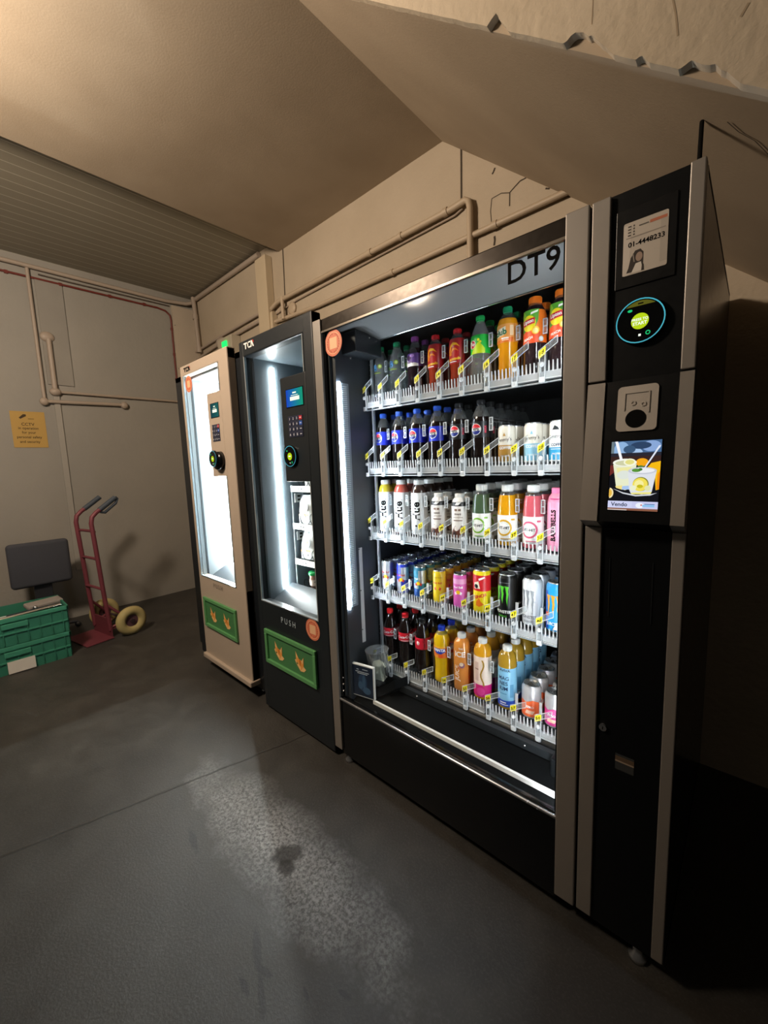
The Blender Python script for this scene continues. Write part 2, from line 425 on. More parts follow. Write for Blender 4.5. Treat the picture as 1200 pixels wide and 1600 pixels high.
# ------------------------------------------------------------------ pipes, cables and boxes on the walls
PIPE = M('#a4978a', .5, key='painted_pipe'); PIPEL = M('#b0a08a', .5, key='painted_pipe_warm'); RED = M('#6a2a22', .5, key='red_cable'); CABL = M('#98897a', .6, key='grey_cable')
def pipe(name, label, cat, pts, r, mat, clips=(), couplings=()):
    o = MB().tube(pts, r, mat, 12).build(name); tag(o, label, cat)
    for c in clips:
        MB().box(c[0]-.008, c[0]+.008, c[1]-.012, c[1]+.012, c[2]-.014, c[2]+.014, mat, .002).build('clip', o)
    for a, b in couplings:
        MB().tube([a, b], r*1.3, mat, 12).build('coupling', o)
    return o
Yp = .965
pipe('wall_pipe', 'upper painted pipe on the back wall, turning down behind the largest drinks machine', 'pipe',
     [(-3.12, Yp, 2.69), (-3.02, Yp, 2.72), (-2.93, Yp, 2.723), (-1.3, Yp, 2.726), (-1.22, Yp, 2.735), (-1.2, Yp, 2.72), (-1.193, Yp, 2.69), (-1.192, Yp, 2.3)], .017, PIPEL,
     couplings=[((-1.95, Yp, 2.7245), (-1.92, Yp, 2.7245)), ((-1.36, Yp, 2.726), (-1.33, Yp, 2.726)), ((-1.68, Yp, 2.725), (-1.66, Yp, 2.725))])
pipe('wall_pipe', 'lower painted pipe on the back wall, running straight behind the machines to the stair underside', 'pipe',
     [(-3.13, Yp+.01, 2.585), (-2.5, Yp+.01, 2.553), (-1.7, Yp+.01, 2.548), (-.69, Yp+.01, 2.55)], .015, PIPEL,
     couplings=[((-1.07, Yp+.01, 2.55), (-1.04, Yp+.01, 2.55)), ((-1.77, Yp+.01, 2.548), (-1.745, Yp+.01, 2.548))])
pipe('wall_cable', 'thin painted cable just under the upper pipe on the back wall', 'cable', [(-3.1, .988, 2.645), (-2.78, .988, 2.675), (-2, .988, 2.69), (-1.3, .988, 2.70), (-1.25, .988, 2.715)], .006, CABL)
pipe('wall_pipe', 'short upright pipe stub joining the two painted pipes beside the boxed post', 'pipe', [(-2.935, .955, 2.735), (-2.932, .955, 2.56)], .015, PIPEL)
o = MB().lathe([(0, 0), (.05, 0), (.05, .012), (.036, .02), (0, .02)], PIPEL, 20).build('wall_junction_box'); o.rotation_euler = (PI/2, 0, 0); o.location = (-2.855, .999, 2.634)
tag(o, 'round painted junction box on the back wall between the two pipes', 'junction box')
po = MB().box(-3.27, -3.11, .93, .998, 2.46, 3.12, PLASTER('post_paint', '#b9aa90', '#c4b59b', 2, .1, .6), .004)
po.box(-3.16, -3.08, .945, .998, 2.38, 2.66, MATS['post_paint'], .003)
tag(po.build('boxed_trunking'), 'pale boxed trunking standing on the back wall above the black snack machine', 'trunking')
pipe('wall_pipe', 'ceiling level conduit along the far part of the back wall', 'pipe', [(-4.64, .975, 3.185), (-3.27, .975, 3.185)], .022, PIPE)
pipe('wall_pipe', 'upright pipe dropping down the far corner of the room above the white machine', 'pipe', [(-4.58, .955, 3.2), (-4.565, .955, 3.13), (-4.55, .955, 2.9), (-4.535, .955, 2.64)], .022, PIPE,
     couplings=[((-4.562, .955, 3.02), (-4.558, .955, 2.97)), ((-4.535, .955, 2.68), (-4.533, .955, 2.62))])
pipe('wall_pipe', 'twin low pipe of the far back wall, upper one, ending at the boxed trunking', 'pipe', [(-4.7, .975, 2.655), (-4.2, .975, 2.68), (-3.28, .975, 2.712)], .012, PIPE)
pipe('wall_pipe', 'twin low pipe of the far back wall, lower one, ending at the boxed trunking', 'pipe', [(-4.7, .975, 2.57), (-4.2, .975, 2.615), (-3.28, .975, 2.65)], .012, PIPE)
# left wall
pipe('wall_pipe', 'pale pipe along the top of the left wall with a bend at the corner', 'pipe', [(WX+.03, -2.5, 3.14), (WX+.03, -.5, 3.135), (WX+.03, .7, 3.13), (WX+.06, .9, 3.14), (WX+.09, .97, 3.16)], .018, PIPE)
pipe('wall_cable', 'dark thin cable clipped under the ceiling pipe on the left wall', 'cable', [(WX+.012, -.33, 3.09), (WX+.012, -.1, 3.088), (WX+.012, .5, 3.092), (WX+.012, .74, 3.093)], .006, M('#51473f', .6, key='dark_cable'))
pipe('red_alarm_cable', 'red alarm cable clipped along the left wall and dropping beside the white machine', 'cable',
     [(WX+.01, -2, 3.05), (WX+.01, -.574, 3.052), (WX+.01, .62, 3.048), (WX+.01, .7, 3.035), (WX+.01, .74, 3.0), (WX+.01, .75, 2.95), (WX+.01, .748, 2.5), (WX+.01, .75, 2.34), (WX+.01, .78, 2.28), (WX+.01, .83, 2.25)], .009, RED,
     clips=[(WX+.008, y, 3.05) for y in (-.54, -.18, .2, .5)]+[(WX+.008, .749, z) for z in (2.86, 2.6, 2.34)])
pipe('wall_pipe', 'slim upright pipe on the left wall joining the lower short pipe', 'pipe', [(WX+.02, -.402, 3.12), (WX+.02, -.402, 2.1), (WX+.02, -.40, 2.02)], .014, PIPE)
o = pipe('wall_pipe', 'short horizontal pipe on the left wall with round capped ends', 'pipe', [(WX+.025, -.40, 2.005), (WX+.025, .2, 2.02)], .016, PIPE)
for y, z in ((-.405, 2.003), (.215, 2.018)): MB().ball((WX+.025, y, z), .035, PIPE, (.7, 1, 1)).build('end_cap', o)
pipe('wall_pipe', 'upright pipe stub on the left wall hanging from a round box', 'pipe', [(WX+.025, -.318, 2.55), (WX+.025, -.318, 2.1)], .02, PIPE)
o = MB().ball((WX+.015, -.325, 2.57), .05, PIPE, (.5, 1.1, .9)).build('wall_junction_box'); tag(o, 'round painted box at the top of the upright stub on the left wall', 'junction box')
o = pipe('wall_pipe', 'long thin horizontal pipe on the left wall above the short capped one', 'pipe', [(WX+.022, -.318, 2.095), (WX+.022, .76, 2.1)], .012, PIPE, couplings=[((WX+.022, .16, 2.0975), (WX+.022, .19, 2.0975))])
MB().ball((WX+.025, -.318, 2.095), .045, PIPE, (.7, 1, .8)).build('elbow', o)
o = MB().box(-4.0, -3.72, .9, 1.0, 2.4, 2.62, M('#b3aa98', .5), .008)
o = o.build('emergency_light'); tag(o, 'pale wall box with a small green lamp above the white machine', 'emergency light')
MB().box(-3.885, -3.80, .885, .9, 2.52, 2.575, EMIT('#1ee65a', 2.2), .004).build('green_lamp', o)
o = MB().ball((-4.02, .955, 2.61), .09, PIPE, (1, .5, .6)).build('wall_box'); tag(o, 'rounded brown box on the back wall behind the white machine', 'wall box')  # a plain wall box, drawn as a flattened ball
# CCTV notice
FR = plane_frame((WX+.004, -.53, 1.755), (0, 1, 0), (0, 0, 1), (1, 0, 0))
pb = MB().box(WX, WX+.004, -.645, -.415, 1.6, 1.91, M('#b4924a', .6, key='notice_yellow'))
BRN = M('#3d2c10', .7, key='notice_ink')
pb.fpoly(FR, [(-.06, .1), (-.05, .09), (-.01, .115), (-.012, .13), (-.03, .13)], BRN, .001); pb.frect(FR, .0, .04, .09, .094, BRN, .001)
for t, z, s in (('CCTV', .045, .036), ('in operation', .008, .03), ('for your', -.028, .03), ('personal safety', -.068, .03), ('and security', -.108, .03)):
    pb.ftext(FR, t, s, -.005, z, BRN, .001, .012, sx=.92)
tag(pb.build('notice'), 'yellow CCTV notice on the left wall', 'notice')

# ------------------------------------------------------------------ shared machine pieces
ORG = M('#d97a5c', .5, key='sticker_orange'); ORGL = M('#eebd92', .5, key='sticker_cream'); ORGD = M('#b14a2a', .5, key='sticker_rust')
def sticker(parent, c, r, y=-.001):
    fr = plane_frame((c[0], y, c[1])); s = MB()
    s.fell(fr, 0, 0, r, r, ORG); s.fring(fr, 0, 0, r*.78, r*.83, ORGL, .0004)
    for k in range(22):                                   # ring of tiny lettering, illegible in the photograph
        a = 2*PI*k/22
        if k % 11 in (5,): continue
        x, z = r*.68*math.cos(a), r*.68*math.sin(a); s.frect(fr, x-.002, x+.002, z-.003, z+.003, ORGD, .0004)
    s.frect(fr, -r*.42, r*.42, -r*.42, r*.42, ORGL, .0004)
    return s.build('sticker', parent, False)
RING = EMIT('#4fb9cc', .9, key='reader_ring_light'); GO = EMIT('#b9d61a', 1.0, key='reader_go_light'); GRN = EMIT('#22d07a', .9, key='reader_green'); WHL = EMIT('#f5fff0', 1.1, key='reader_white')
def reader(parent, c, r, fr=None, big=False):
    fr = fr or plane_frame((c[0], -.004, c[1])); o, ux, uz, n = fr
    s = MB(); V = []; seg = 36
    for rr, h in ((r*1.04, -.004), (r*1.04, .006), (r*.98, .009)):
        for i in range(seg): V.append(o+ux*(rr*math.cos(2*PI*i/seg))+uz*(rr*math.sin(2*PI*i/seg))+n*h)
    s.add(V, [(j*seg+i, j*seg+(i+1) % seg, (j+1)*seg+(i+1) % seg, (j+1)*seg+i) for j in range(2) for i in range(seg)], BLKG, True)
    s.add(V[2*seg:], [tuple(range(seg))], BLKG)
    q = s.build('card_reader', parent)
    b = MB(); b.fring(fr, 0, 0, r*.95, r*1.0, RING, .0096); b.build('light_ring', q, False)
    b = MB(); b.fell(fr, 0, -.02*r, r*.36, r*.36, GO, .0096)
    if big:
        b.ftext(fr, 'PRESS TO', r*.16, 0, r*.06, WHL, .0102, .02); b.ftext(fr, 'START', r*.2, 0, -r*.12, WHL, .0102, .02)
    else: b.frect(fr, -r*.18, r*.18, -r*.05, r*.05, WHL, .0102)
    b.build('start_button', q, False)
    b = MB(); b.fell(fr, -r*.42, r*.52, r*.1, r*.06, GRN, .0096); b.build('indicator', q, False)
    b = MB(); b.fring(fr, r*.34, -r*.6, r*.06, r*.1, GRN, .0098, 14); b.build('indicator', q, False)
    b = MB(); b.frect(fr, -r*.04, r*.06, -r*.7, -r*.6, WHL, .0096)
    b.build('icon', q, False); b = MB()
    if big:
        b.fpoly(fr, [(math.cos(a)*r*.9, math.sin(a)*r*.9) for a in [PI*.27+PI*.46*i/12 for i in range(13)]], EMIT('#7d7a2a', .5, key='reader_amber'), .0095)
        b.frect(fr, -r*.1, r*.12, r*.74, r*.8, INK, .0099); b.build('status_bar', q, False)
    return q
def keypad(parent, x0, x1, z0, z1):
    fr = plane_frame((0, -.0035, 0)); s = MB().box(x0, x1, -.003, .0, z0, z1, M('#2a2f45', .4, key='keypad_slate'))
    q = s.build('keypad', parent)
    w = (x1-x0)/4; h = (z1-z0)/4; K = M('#dfe3ee', .5, key='key_print')
    for r in range(4):
        for c in range(4):
            x, z = x0+w*(c+.5), z1-h*(r+.5); b = MB()
            b.box(x-w*.38, x+w*.38, -.0045, -.003, z-h*.34, z+h*.34, M('#c4303c', .4) if (r, c) == (0, 3) else M('#2f5fc0', .4) if (r, c) == (1, 3) else MATS['keypad_slate'])
            t = '123*456C7890AB0D'[r*4+c] if c < 3 else ('', '', '', '')[r]
            f2 = plane_frame((x, -.0046, z))
            if c < 3: b.ftext(f2, ('123', '456', '789', 'A0B')[r][c], h*.62, 0, 0, K, .0002, .01)
            else: b.frect(f2, -w*.25, w*.25, -h*.06, h*.06, K, .0002)
            b.build('key', q, False)
    return q

# ------------------------------------------------------------------ the large drinks machine
V3 = thing('vending_machine', 'large black drinks vending machine with silver edge strips and five lit shelves', 'vending machine', (-.727, 0, 0))
V3i = Vector((-.727, 0, 0))
class P(MB):
    """builds a part given in room coordinates under a root standing at base"""
    def part(s, name, root, base, fix=True, parent=None):
        b = Vector(base); s.v = [tuple(Vector(v)-b) for v in s.v]
        return s.build(name, parent or root, fix)
L3, R3 = -1.352, -.101
c = P()
c.box(L3, -1.335, .03, .96, .03, 1.93, BLK); c.box(-.118, R3, .02, .96, .03, 1.925, M('#14171a', .22, key='side_panel_gloss'))
c.box(L3, R3, .945, .96, .03, 1.93, BLK); c.box(L3, R3, .03, .96, 1.915, 1.93, BLK)
c.box(L3, R3, .03, .96, .03, .05, BLK)
c.part('cabinet', V3, V3i)
c = P()   # inner liner
c.box(-1.335, -1.25, .012, .205, .30, 1.90, DKG); c.box(-1.335, -1.26, .205, .74, .30, 1.90, DKG)
c.box(-.372, -.32, .012, .74, .30, 1.90, DKG); c.box(-1.335, -.32, .74, .76, .30, 1.90, M('#101215', .6, key='liner_back'))
c.box(-1.335, -.32, .02, .74, .28, .30, BLK)
c.part('liner', V3, V3i)
c = P()   # sloping ceiling panel of the cabinet with a bright rolled edge
c.prism([(-1.25, .012, 1.887), (-1.25, .185, 1.858), (-1.25, .185, 1.875), (-1.25, .012, 1.90)], (.878, 0, 0), M('#77797a', .65, 0, key='header_panel'))
c.cyl((-1.25, .19, 1.86), (-.372, .19, 1.86), .006, CHROME, 12)
c.box(-1.25, -.372, .2, .74, 1.905, 1.915, DKG)
c.part('header_panel', V3, V3i)
c = P()
c.box(-1.25, -1.17, .05, .20, 1.79, 1.872, M('#23272b', .4, key='bracket_grey'), .004)
for x, y, z in ((-1.172, .13, 1.855), (-1.172, .17, 1.85), (-1.2, .049, 1.77)): c.ball((x, y, z), .004, SCREW, seg=8)
c.part('corner_bracket', V3, V3i)
# door: silver edge strips, header rail, glass, lower panel
for x0, x1, nm in ((L3, -1.304, 1), (-.367, -.313, 2)):
    c = P(); c.box(x0, x1, -.012, .03, .07, 1.93, SILV, .003); c.part('edge_strip', V3, V3i)
c = P(); c.box(-1.304, -.367, -.004, .02, 1.882, 1.93, M('#2a2520', .3, .75, key='header_steel'), .004); c.box(-1.304, -.367, -.008, 0, 1.876, 1.883, M('#7d766c', .3, .8, key='header_trim')); c.part('header_rail', V3, V3i)
c = P()
for x0, x1 in ((-1.304, -1.288), (-.373, -.367)): c.box(x0, x1, -.002, .012, .32, 1.882, BLKG)
c.box(-1.276, -1.272, .0, .012, .34, 1.87, M('#3c4246', .3, .5, key='door_seal'))
c.box(-1.304, -.367, -.002, .012, .312, .33, BLKG); c.part('door_frame', V3, V3i)
c = P(); c.box(-1.29, -.367, .001, .005, .325, 1.882, GLASS); g3 = c.part('glass_pane', V3, V3i)
c = P(); c.box(-1.304, -.367, -.003, .03, .05, .312, BLKG, .003); c.part('lower_panel', V3, V3i)
c = P(); c.cyl((-1.304, -.006, .318), (-.367, -.006, .318), .006, STEEL, 10); c.part('chrome_lip', V3, V3i)
c = P(); c.box(-1.335, -.115, .06, .9, 0, .06, BLK); c.part('plinth', V3, V3i)
for x in (-1.30, -.16):
    c = P(); c.lathe([(0, .0), (.022, .0), (.022, .012), (.012, .02), (.012, .06)], STEEL, 14, cx=x, cy=.03); c.part('foot', V3, V3i)
c = P(); fr = plane_frame((-.4495, .0004, 1.846)); c.ftext(fr, 'DT9', .078, 0, 0, INK, .0016, .012); c.part('lettering', V3, V3i, False)
s = sticker(V3, (-1.241-V3i.x, 1.826), .05)
# LED strips on the inside walls
c = P(); c.box(-1.2495, -1.242, .019, .026, .735, 1.682, LED); c.part('led_strip', V3, V3i)
RIB = M('#aab4bb', .35, key='ribbed_lens')
c = P()
for k in range(118): c.box(-1.2495, -1.244, .034, .062, .752+k*.0078, .7555+k*.0078, RIB)
c.box(-1.2495, -1.247, .032, .075, .74, 1.68, M('#707a82', .3, key='lens_back')); c.part('led_lens', V3, V3i)
c = P(); c.box(-.3752, -.3725, .0055, .0125, .335, 1.82, EMIT('#f1f6fb', 135.0, key='led_light_hidden')); c.part('led_strip', V3, V3i)
c = P(); c.box(-1.2495, -1.247, .092, .112, .56, .99, ACR)
for z in (.985, .80, .62): c.ball((-1.247, .094, z), .003, SCREW, seg=8)
c.part('clear_guide', V3, V3i)
c = P(); c.box(-1.236, -1.226, .196, .206, .40, 1.86, M('#aeb4b8', .35, .5, key='rail_grey')); c.part('shelf_rail', V3, V3i)
BINB = M('#060708', .7, key='bin_black'); BINB.node_tree.nodes['Principled BSDF'].inputs['Specular IOR Level'].default_value = .06
# collection bin with its drum, bar and white lip
c = P()
c.prism([(-1.25, .02, .318), (-1.25, .16, .375), (-1.25, .16, .36), (-1.25, .02, .30)], (.878, 0, 0), BINB)
c.cyl((-1.17, .2, .375), (-.43, .2, .375), .045, BLK, 24)
c.box(-.425, -.372, .1, .26, .32, .41, BLK, .006); c.box(-1.25, -1.17, .12, .26, .30, .40, BLK, .01)
c.prism([(-1.15, .07, .345), (-1.07, .1, .40), (-1.05, .16, .40), (-1.1, .18, .34)], (0, .0, .04), BLK)
bn = c.part('delivery_bin', V3, V3i)
c = P(); c.box(-1.12, -.40, .135, .155, .372, .40, M('#2c3033', .35, .4, key='bar_dark'))
for x in (-1.08, -.98, -.52, -.42): c.ball((x, .134, .386), .0045, SCREW, seg=8)
c.part('bin_bar', V3, V3i, parent=bn)
c = P(); c.box(-1.15, -.372, .045, .055, .316, .343, M('#f4f3ee', .45, key='white_lip')); c.part('bin_lip', V3, V3i, parent=bn)
for z in (.36, .39, .42):
    c = P(); c.ball((-1.285, .0, z), .004, SCREW, seg=8); c.part('screw', V3, V3i)

# pay column on the right of the drinks machine
PX0, PX1 = -.307, R3
c = P()
c.box(PX0, PX1, .0, .02, .06, 1.93, BLK); c.box(PX0-.004, PX0, .0, .02, .06, 1.93, INK)
c.part('pay_column', V3, V3i)
for x0, x1 in ((-.307, -.269), (-.126, -.101)):
    c = P(); c.box(x0, x1, -.012, .004, 1.527, 1.928, SILV, .002); c.part('column_strip', V3, V3i)
    c = P(); c.box(x0, x1, -.008, .004, .07, 1.176, SILV, .002); c.part('column_strip', V3, V3i)
W0, W1 = 1.522, 1.198; DW = .045      # the middle section slopes out towards the customer
def wedge(x0, x1, lift, mat, name, bev=0):
    c = P(); c.prism([(x0, -.012-lift, W0), (x0, -DW-.008-lift, W1), (x0, -.004, W1-.022), (x0, .01, W0)], (x1-x0, 0, 0), mat); return c.part(name, V3, V3i)
wedge(-.268, -.127, -.004, BLK, 'column_front'); wedge(-.307, -.269, 0, SILV, 'column_strip'); wedge(-.126, -.101, 0, SILV, 'column_strip')
wd = Vector((0, DW-.004, W0-W1)).normalized()
def wpt(x, z, lift=.001):
    t = (W0-z)/(W0-W1); return Vector((x, -.008-t*(DW-.004), z))
wn = Vector((0, -wd.z, wd.y))
def wframe(x, z): return (wpt(x, z)-V3i, Vector((1, 0, 0)), wd, wn)
# coin plate
def rrect(x0, x1, z0, z1, r, n=6):
    P_ = []
    for cx, cz, a in ((x1-r, z1-r, 0), (x0+r, z1-r, PI/2), (x0+r, z0+r, PI), (x1-r, z0+r, 1.5*PI)):
        for i in range(n+1): P_.append((cx+r*math.cos(a+PI/2*i/n), cz+r*math.sin(a+PI/2*i/n)))
    return P_
fr = wframe(-.2015, 1.455)
def slab(fr, pts, t, mat, s=None):
    o, ux, uz, n = fr; s = s or MB(); s.prism([o+ux*x+uz*z for x, z in pts], n*t, mat); return s
PL = M('#b4aea6', .42, .25, key='coin_plate')
s = slab(fr, rrect(-.0395, .0395, -.051, .051, .009), .004, PL)
for pts in (rrect(-.0265, -.0235, -.004, .036, .001), rrect(.0215, .0245, -.012, .036, .001), rrect(-.025, .024, .034, .037, .001)): slab(fr, pts, .006, PL, s)
o_ = fr
s.fring(fr, -.008, .012, .003, .0055, PL, .0062); s.fring(fr, .012, .008, .003, .0055, PL, .0062)
cp = s.build('coin_plate', V3)
s = MB(); s.fell(fr, -.001, -.024, .0205, .0205, INK, .0046); s.build('coin_opening', cp, False)
# advert screen: a flat lit picture of two iced lemon drinks
fr = wframe(-.199, 1.304); hw, hh = .049, .079
s = slab(fr, rrect(-hw-.002, hw+.002, -hh-.002, hh+.002, .002), .001, BLKG); sc_ = s.build('advert_screen', V3)
s = MB(); ly = [.0012]
def A(kind, *a, col='#ffffff', e=1.0, **k):
    ly[0] += .00002; getattr(s, kind)(fr, *a, EMIT(col, e), ly[0], **k)
A('frect', -hw, hw, -hh, hh, col='#15151b'); A('frect', -hw, hw, .028, hh, col='#4a6a92')
A('fell', -.028, .058, .016, .02, col='#8fb4dd'); A('fell', -.002, .05, .017, .013, col='#a9c7ea'); A('fell', .03, .066, .018, .012, col='#8aa8d8'); A('fell', .01, .068, .02, .008, col='#2f4463'); A('fell', -.012, .06, .012, .009, col='#3c5878'); A('fell', .022, .046, .016, .008, col='#52739c')
A('frect', -hw, -hw+.006, .03, hh, col='#6f7f86'); A('frect', -hw, hw, .02, .05, col='#3a2622'); A('frect', -hw, hw, .044, .052, col='#2b2a33'); A('fpoly', [(-hw, .0), (-.036, .012), (-.036, .024), (-hw, .024)], col='#6d2d28')
A('fell', .014, .03, .012, .009, col='#f5a81c'); A('fpoly', [(.02, .012), (.032, .028), (.049, .032), (.049, -.03), (.043, -.032), (.04, .0)], col='#f6bb17'); A('fpoly', [(.044, -.03), (.049, -.03), (.049, .01), (.045, .004)], col='#f08d12')
A('fpoly', [(-.043, .026), (.004, .026), (-.002, -.028), (-.016, -.033), (-.034, -.028)], col='#e9eccb'); A('fell', -.02, .03, .024, .009, col='#f4f6e8'); A('fell', -.019, .029, .02, .006, col='#cfd0a8'); A('fell', -.01, .031, .012, .008, col='#f8f9dd'); A('fell', -.01, .031, .009, .0055, col='#e4dd86')
A('fpoly', [(-.036, .018), (-.006, .02), (-.006, -.004), (-.03, -.006)], col='#efe9a3'); A('fell', -.02, .002, .014, .01, col='#dfe6dc'); A('fpoly', [(-.036, -.024), (-.022, -.022), (-.022, -.032), (-.034, -.028)], col='#f4e08c'); A('fpoly', [(-.022, -.024), (-.002, -.022), (-.002, -.031), (-.022, -.032)], col='#a9c7f2')
A('fpoly', [(-.042, .079), (-.036, .079), (-.024, .036), (-.029, .034)], col='#f7f8fb'); A('fell', .012, .02, .006, .003, col='#4b7d33')
A('fpoly', [(-.012, .01), (.043, .012), (.036, -.036), (.018, -.042), (-.004, -.04), (-.008, -.03)], col='#dfe3ea'); A('fell', .0155, .011, .0275, .008, col='#c8ccd8'); A('fell', .016, .0115, .023, .0055, col='#eef0f4'); A('fell', .004, .012, .009, .004, col='#58943a'); A('fell', .012, .014, .004, .003, col='#3e7a2a')
A('fpoly', [(.018, .016), (.022, .018), (.048, .066), (.044, .066)], col='#e6ecfa'); A('fell', .014, -.019, .0155, .016, col='#8f8b2a'); A('fell', .013, -.02, .0145, .015, col='#f2e05a'); A('fell', .011, -.019, .009, .009, col='#f7efa0'); A('fell', .013, -.024, .006, .004, col='#c8bc1e'); A('fell', .0, -.028, .006, .006, col='#ecf0cf'); A('fell', .028, -.028, .006, .006, col='#e2e4b0')
A('fpoly', [(-.04, -.03), (-.02, -.041), (.006, -.0465), (.034, -.044), (.046, -.038), (.034, -.041), (.006, -.0435), (-.02, -.038)], col='#d7dae2')
A('fpoly', [(-.004, -.0385), (.036, -.036), (.034, -.041), (-.002, -.042)], col='#f1e88a'); A('fell', -.047, -.04, .008, .012, col='#f6e3b0', a0=-PI/2, a1=PI/2); A('fell', -.048, -.04, .006, .009, col='#e9b94a', a0=-PI/2, a1=PI/2)
A('frect', -hw, hw, -.074, -.058, col='#cfd3f3'); A('frect', .0, hw, -.074, -.058, col='#c9cbee'); A('frect', -hw, hw, -hh, -.074, col='#8a5a45'); A('frect', -hw, -.01, -hh, -.077, col='#d9c9bf'); A('fell', .015, -.067, .008, .006, col='#eef3fd'); A('frect', .02, .043, -.07, -.065, col='#8fc3ee'); A('frect', .024, .043, -.0645, -.063, col='#2f6aa8'); A('fell', .018, -.066, .0018, .0014, col='#d04a4a')
A('ftext', 'Vendo', .0125, -.026, -.0655, col='#25304a', bold=.02, sx=1.0)
s.build('picture', sc_, False)
# phone notice in its recessed frame
c = P(); c.box(-.258, -.145, -.003, .002, 1.725, 1.89, M('#0b0c0e', .3, key='display_black'), .001)
pf = c.part('notice_frame', V3, V3i)
c = P(); fr = plane_frame((-.2015, -.0042, 1.805)); PAP = M('#b9b1a6', .6, key='notice_paper')
c.fpoly(fr, rrect(-.0415, .0415, -.055, .055, .004), PAP)
c.frect(fr, -.0415, -.0275, -.054, .05, M('#c8c0b6', .6), .0002); c.frect(fr, .028, .0415, -.045, .04, M('#aca49a', .6), .0002)
c.frect(fr, .008, .039, .040, .046, M('#b56a4c', .6), .0003); c.frect(fr, -.012, .006, .041, .0435, M('#55504a', .6), .0003)
for z in (.046, .04, .034, .028):
    c.frect(fr, -.033, -.027, z-.0015, z+.0015, M('#4a4540', .6), .0003); c.frect(fr, -.023, -.02, z-.0015, z+.0015, M('#4a4540', .6), .0003)
c.frect(fr, -.036, .037, .0215, .0235, M('#8a827a', .6), .0003)
c.ftext(fr, '01-4448233', .0142, .002, .008, INK, .0004, .022)
HR = M('#2c241f', .7); SKN = M('#9c8779', .7); SHT = M('#d5cfc6', .7)
c.fpoly(fr, [(-.034, -.05), (-.03, -.04), (-.026, -.02), (-.018, -.007), (-.008, -.006), (-.002, -.014), (-.002, -.03), (-.003, -.05)], HR, .0003)
c.fell(fr, -.010, -.0215, .0065, .0095, SKN, .0005); c.fpoly(fr, [(-.024, -.052), (-.016, -.034), (-.006, -.033), (-.002, -.052)], SHT, .0005); c.fpoly(fr, [(-.005, -.052), (-.004, -.036), (-.001, -.04), (.0, -.052)], HR, .0006); c.fpoly(fr, [(-.023, -.012), (-.021, -.012), (-.018, -.03), (-.02, -.03)], M('#8d857d', .6), .0006)
c.part('paper_notice', V3, V3i, False, parent=pf)
reader(V3, (-.2035-V3i.x, 1.645), .047, big=True)
c = P()
for x in (-.25, -.16):
    c = P(); c.box(x-.0008, x+.0008, -.002, .001, .95, 1.1, M('#1f2326', .3, key='groove_grey')); c.part('panel_groove', V3, V3i)
c = P()
c.tube([(-.253, -.001, .649), (-.253, -.008, .649)], .009, STEEL, 16); c.box(-.254, -.252, -.0085, -.0075, .645, .653, INK)
c.part('door_lock', V3, V3i)
c = P(); fr = plane_frame((-.202, -.0012, .568)); c.frect(fr, -.021, .021, -.022, .022, M('#3a3c3d', .25)); c.frect(fr, -.021, .021, .002, .016, M('#5c4c3c', .35), .0003); c.frect(fr, -.021, .021, .0, .004, M('#9a8a78', .3), .0004)
c.part('rating_plate', V3, V3i, False)
c = P(); c.tube([(-.116, .03, 1.915), (-.118, .04, 1.96), (-.122, .085, 2.05)], .0042, INK, 8); c.part('cable', V3, V3i)

# shelves of the drinks machine
CX = [-1.208, -1.117, -1.022, -.922, -.825, -.733, -.632, -.540, -.458]
BASE = [1.612, 1.332, 1.05, .777, .437]
PITCH = .0945
EDG = [-1.2555, -1.1625, -1.0695, -.972, -.8735, -.779, -.6825, -.586, -.499, -.411]
DIVM = CLEAR('#f4f8fa', .07, .9, key='clear_divider')
cb = MB()
ACRM = CLEAR('#f4f8fa', .26, .9, key='clear_acrylic_band')
cb.box(-.042, .042, .0, .006, -.020, -.001, ACRM); cb.box(-.042, .042, -.003, .009, -.024, -.021, ACR)
for k in range(7): cb.prism([(-.039+k*.0126, -.002, -.004), (-.0345+k*.0126, -.002, -.004), (-.0355+k*.0126, -.004, .028), (-.038+k*.0126, -.004, .028)], (0, .004, 0), ACR)
comb_me = cb.mesh('front_comb')
tb = MB()
tb.box(-.009, .009, .0, .014, -.03, .055, DIVM); tb.box(-.009, -.0075, -.004, .002, -.034, .055, ACR); tb.box(.0075, .009, -.004, .002, -.034, .055, ACR); tb.box(-.008, .008, -.006, .0, -.036, -.018, ACR, .003); tb.ball((0, -.004, .018), .008, ACR, seg=8)
pa = [(-.010, -.006, .038), (.046, -.006, .072), (.046, -.006, .092), (-.010, -.006, .058)]
tb.prism(pa, (0, .0015, 0), CLEAR('#f4f8fa', .06, .8, key='clear_flap'))
for i in range(4): tb.tube([pa[i], pa[(i+1) % 4]], .0011, ACR, 6)
hold_me = tb.mesh('tag_holder')
dv = MB()
dv.box(-.0015, .0015, .0, .45, .0, .03, DIVM)
for z in (.125, .15, .16): dv.box(-.006, .006, .0, .45, z, z+.003, DIVM)
for k in range(10):
    for sx in (-.006, .004): dv.box(sx, sx+.002, k*.048, k*.048+.003, .125, .162, DIVM)
dv.box(-.002, .002, .03, .036, .03, .125, DIVM); [dv.box(a, b, -.001, .002, c_, d_, ACR) for a, b, c_, d_ in ((-.007, -.005, .12, .166), (.005, .007, .12, .166), (-.007, .007, .12, .1225), (-.007, .007, .1635, .166), (-.005, .005, .142, .144))]; dv.box(-.005, .005, 0, .001, .122, .164, ACRT)
div_me = dv.mesh('divider')
dv = MB(); dv.box(-.0015, .0015, .0, .45, .0, .03, DIVM)
for k in range(10): dv.box(-.004, .004, k*.048, k*.048+.003, .03, .07, DIVM)
dv.box(-.004, .004, .0, .45, .068, .07, DIVM); dv.box(-.005, .005, -.001, .002, .03, .074, ACR)
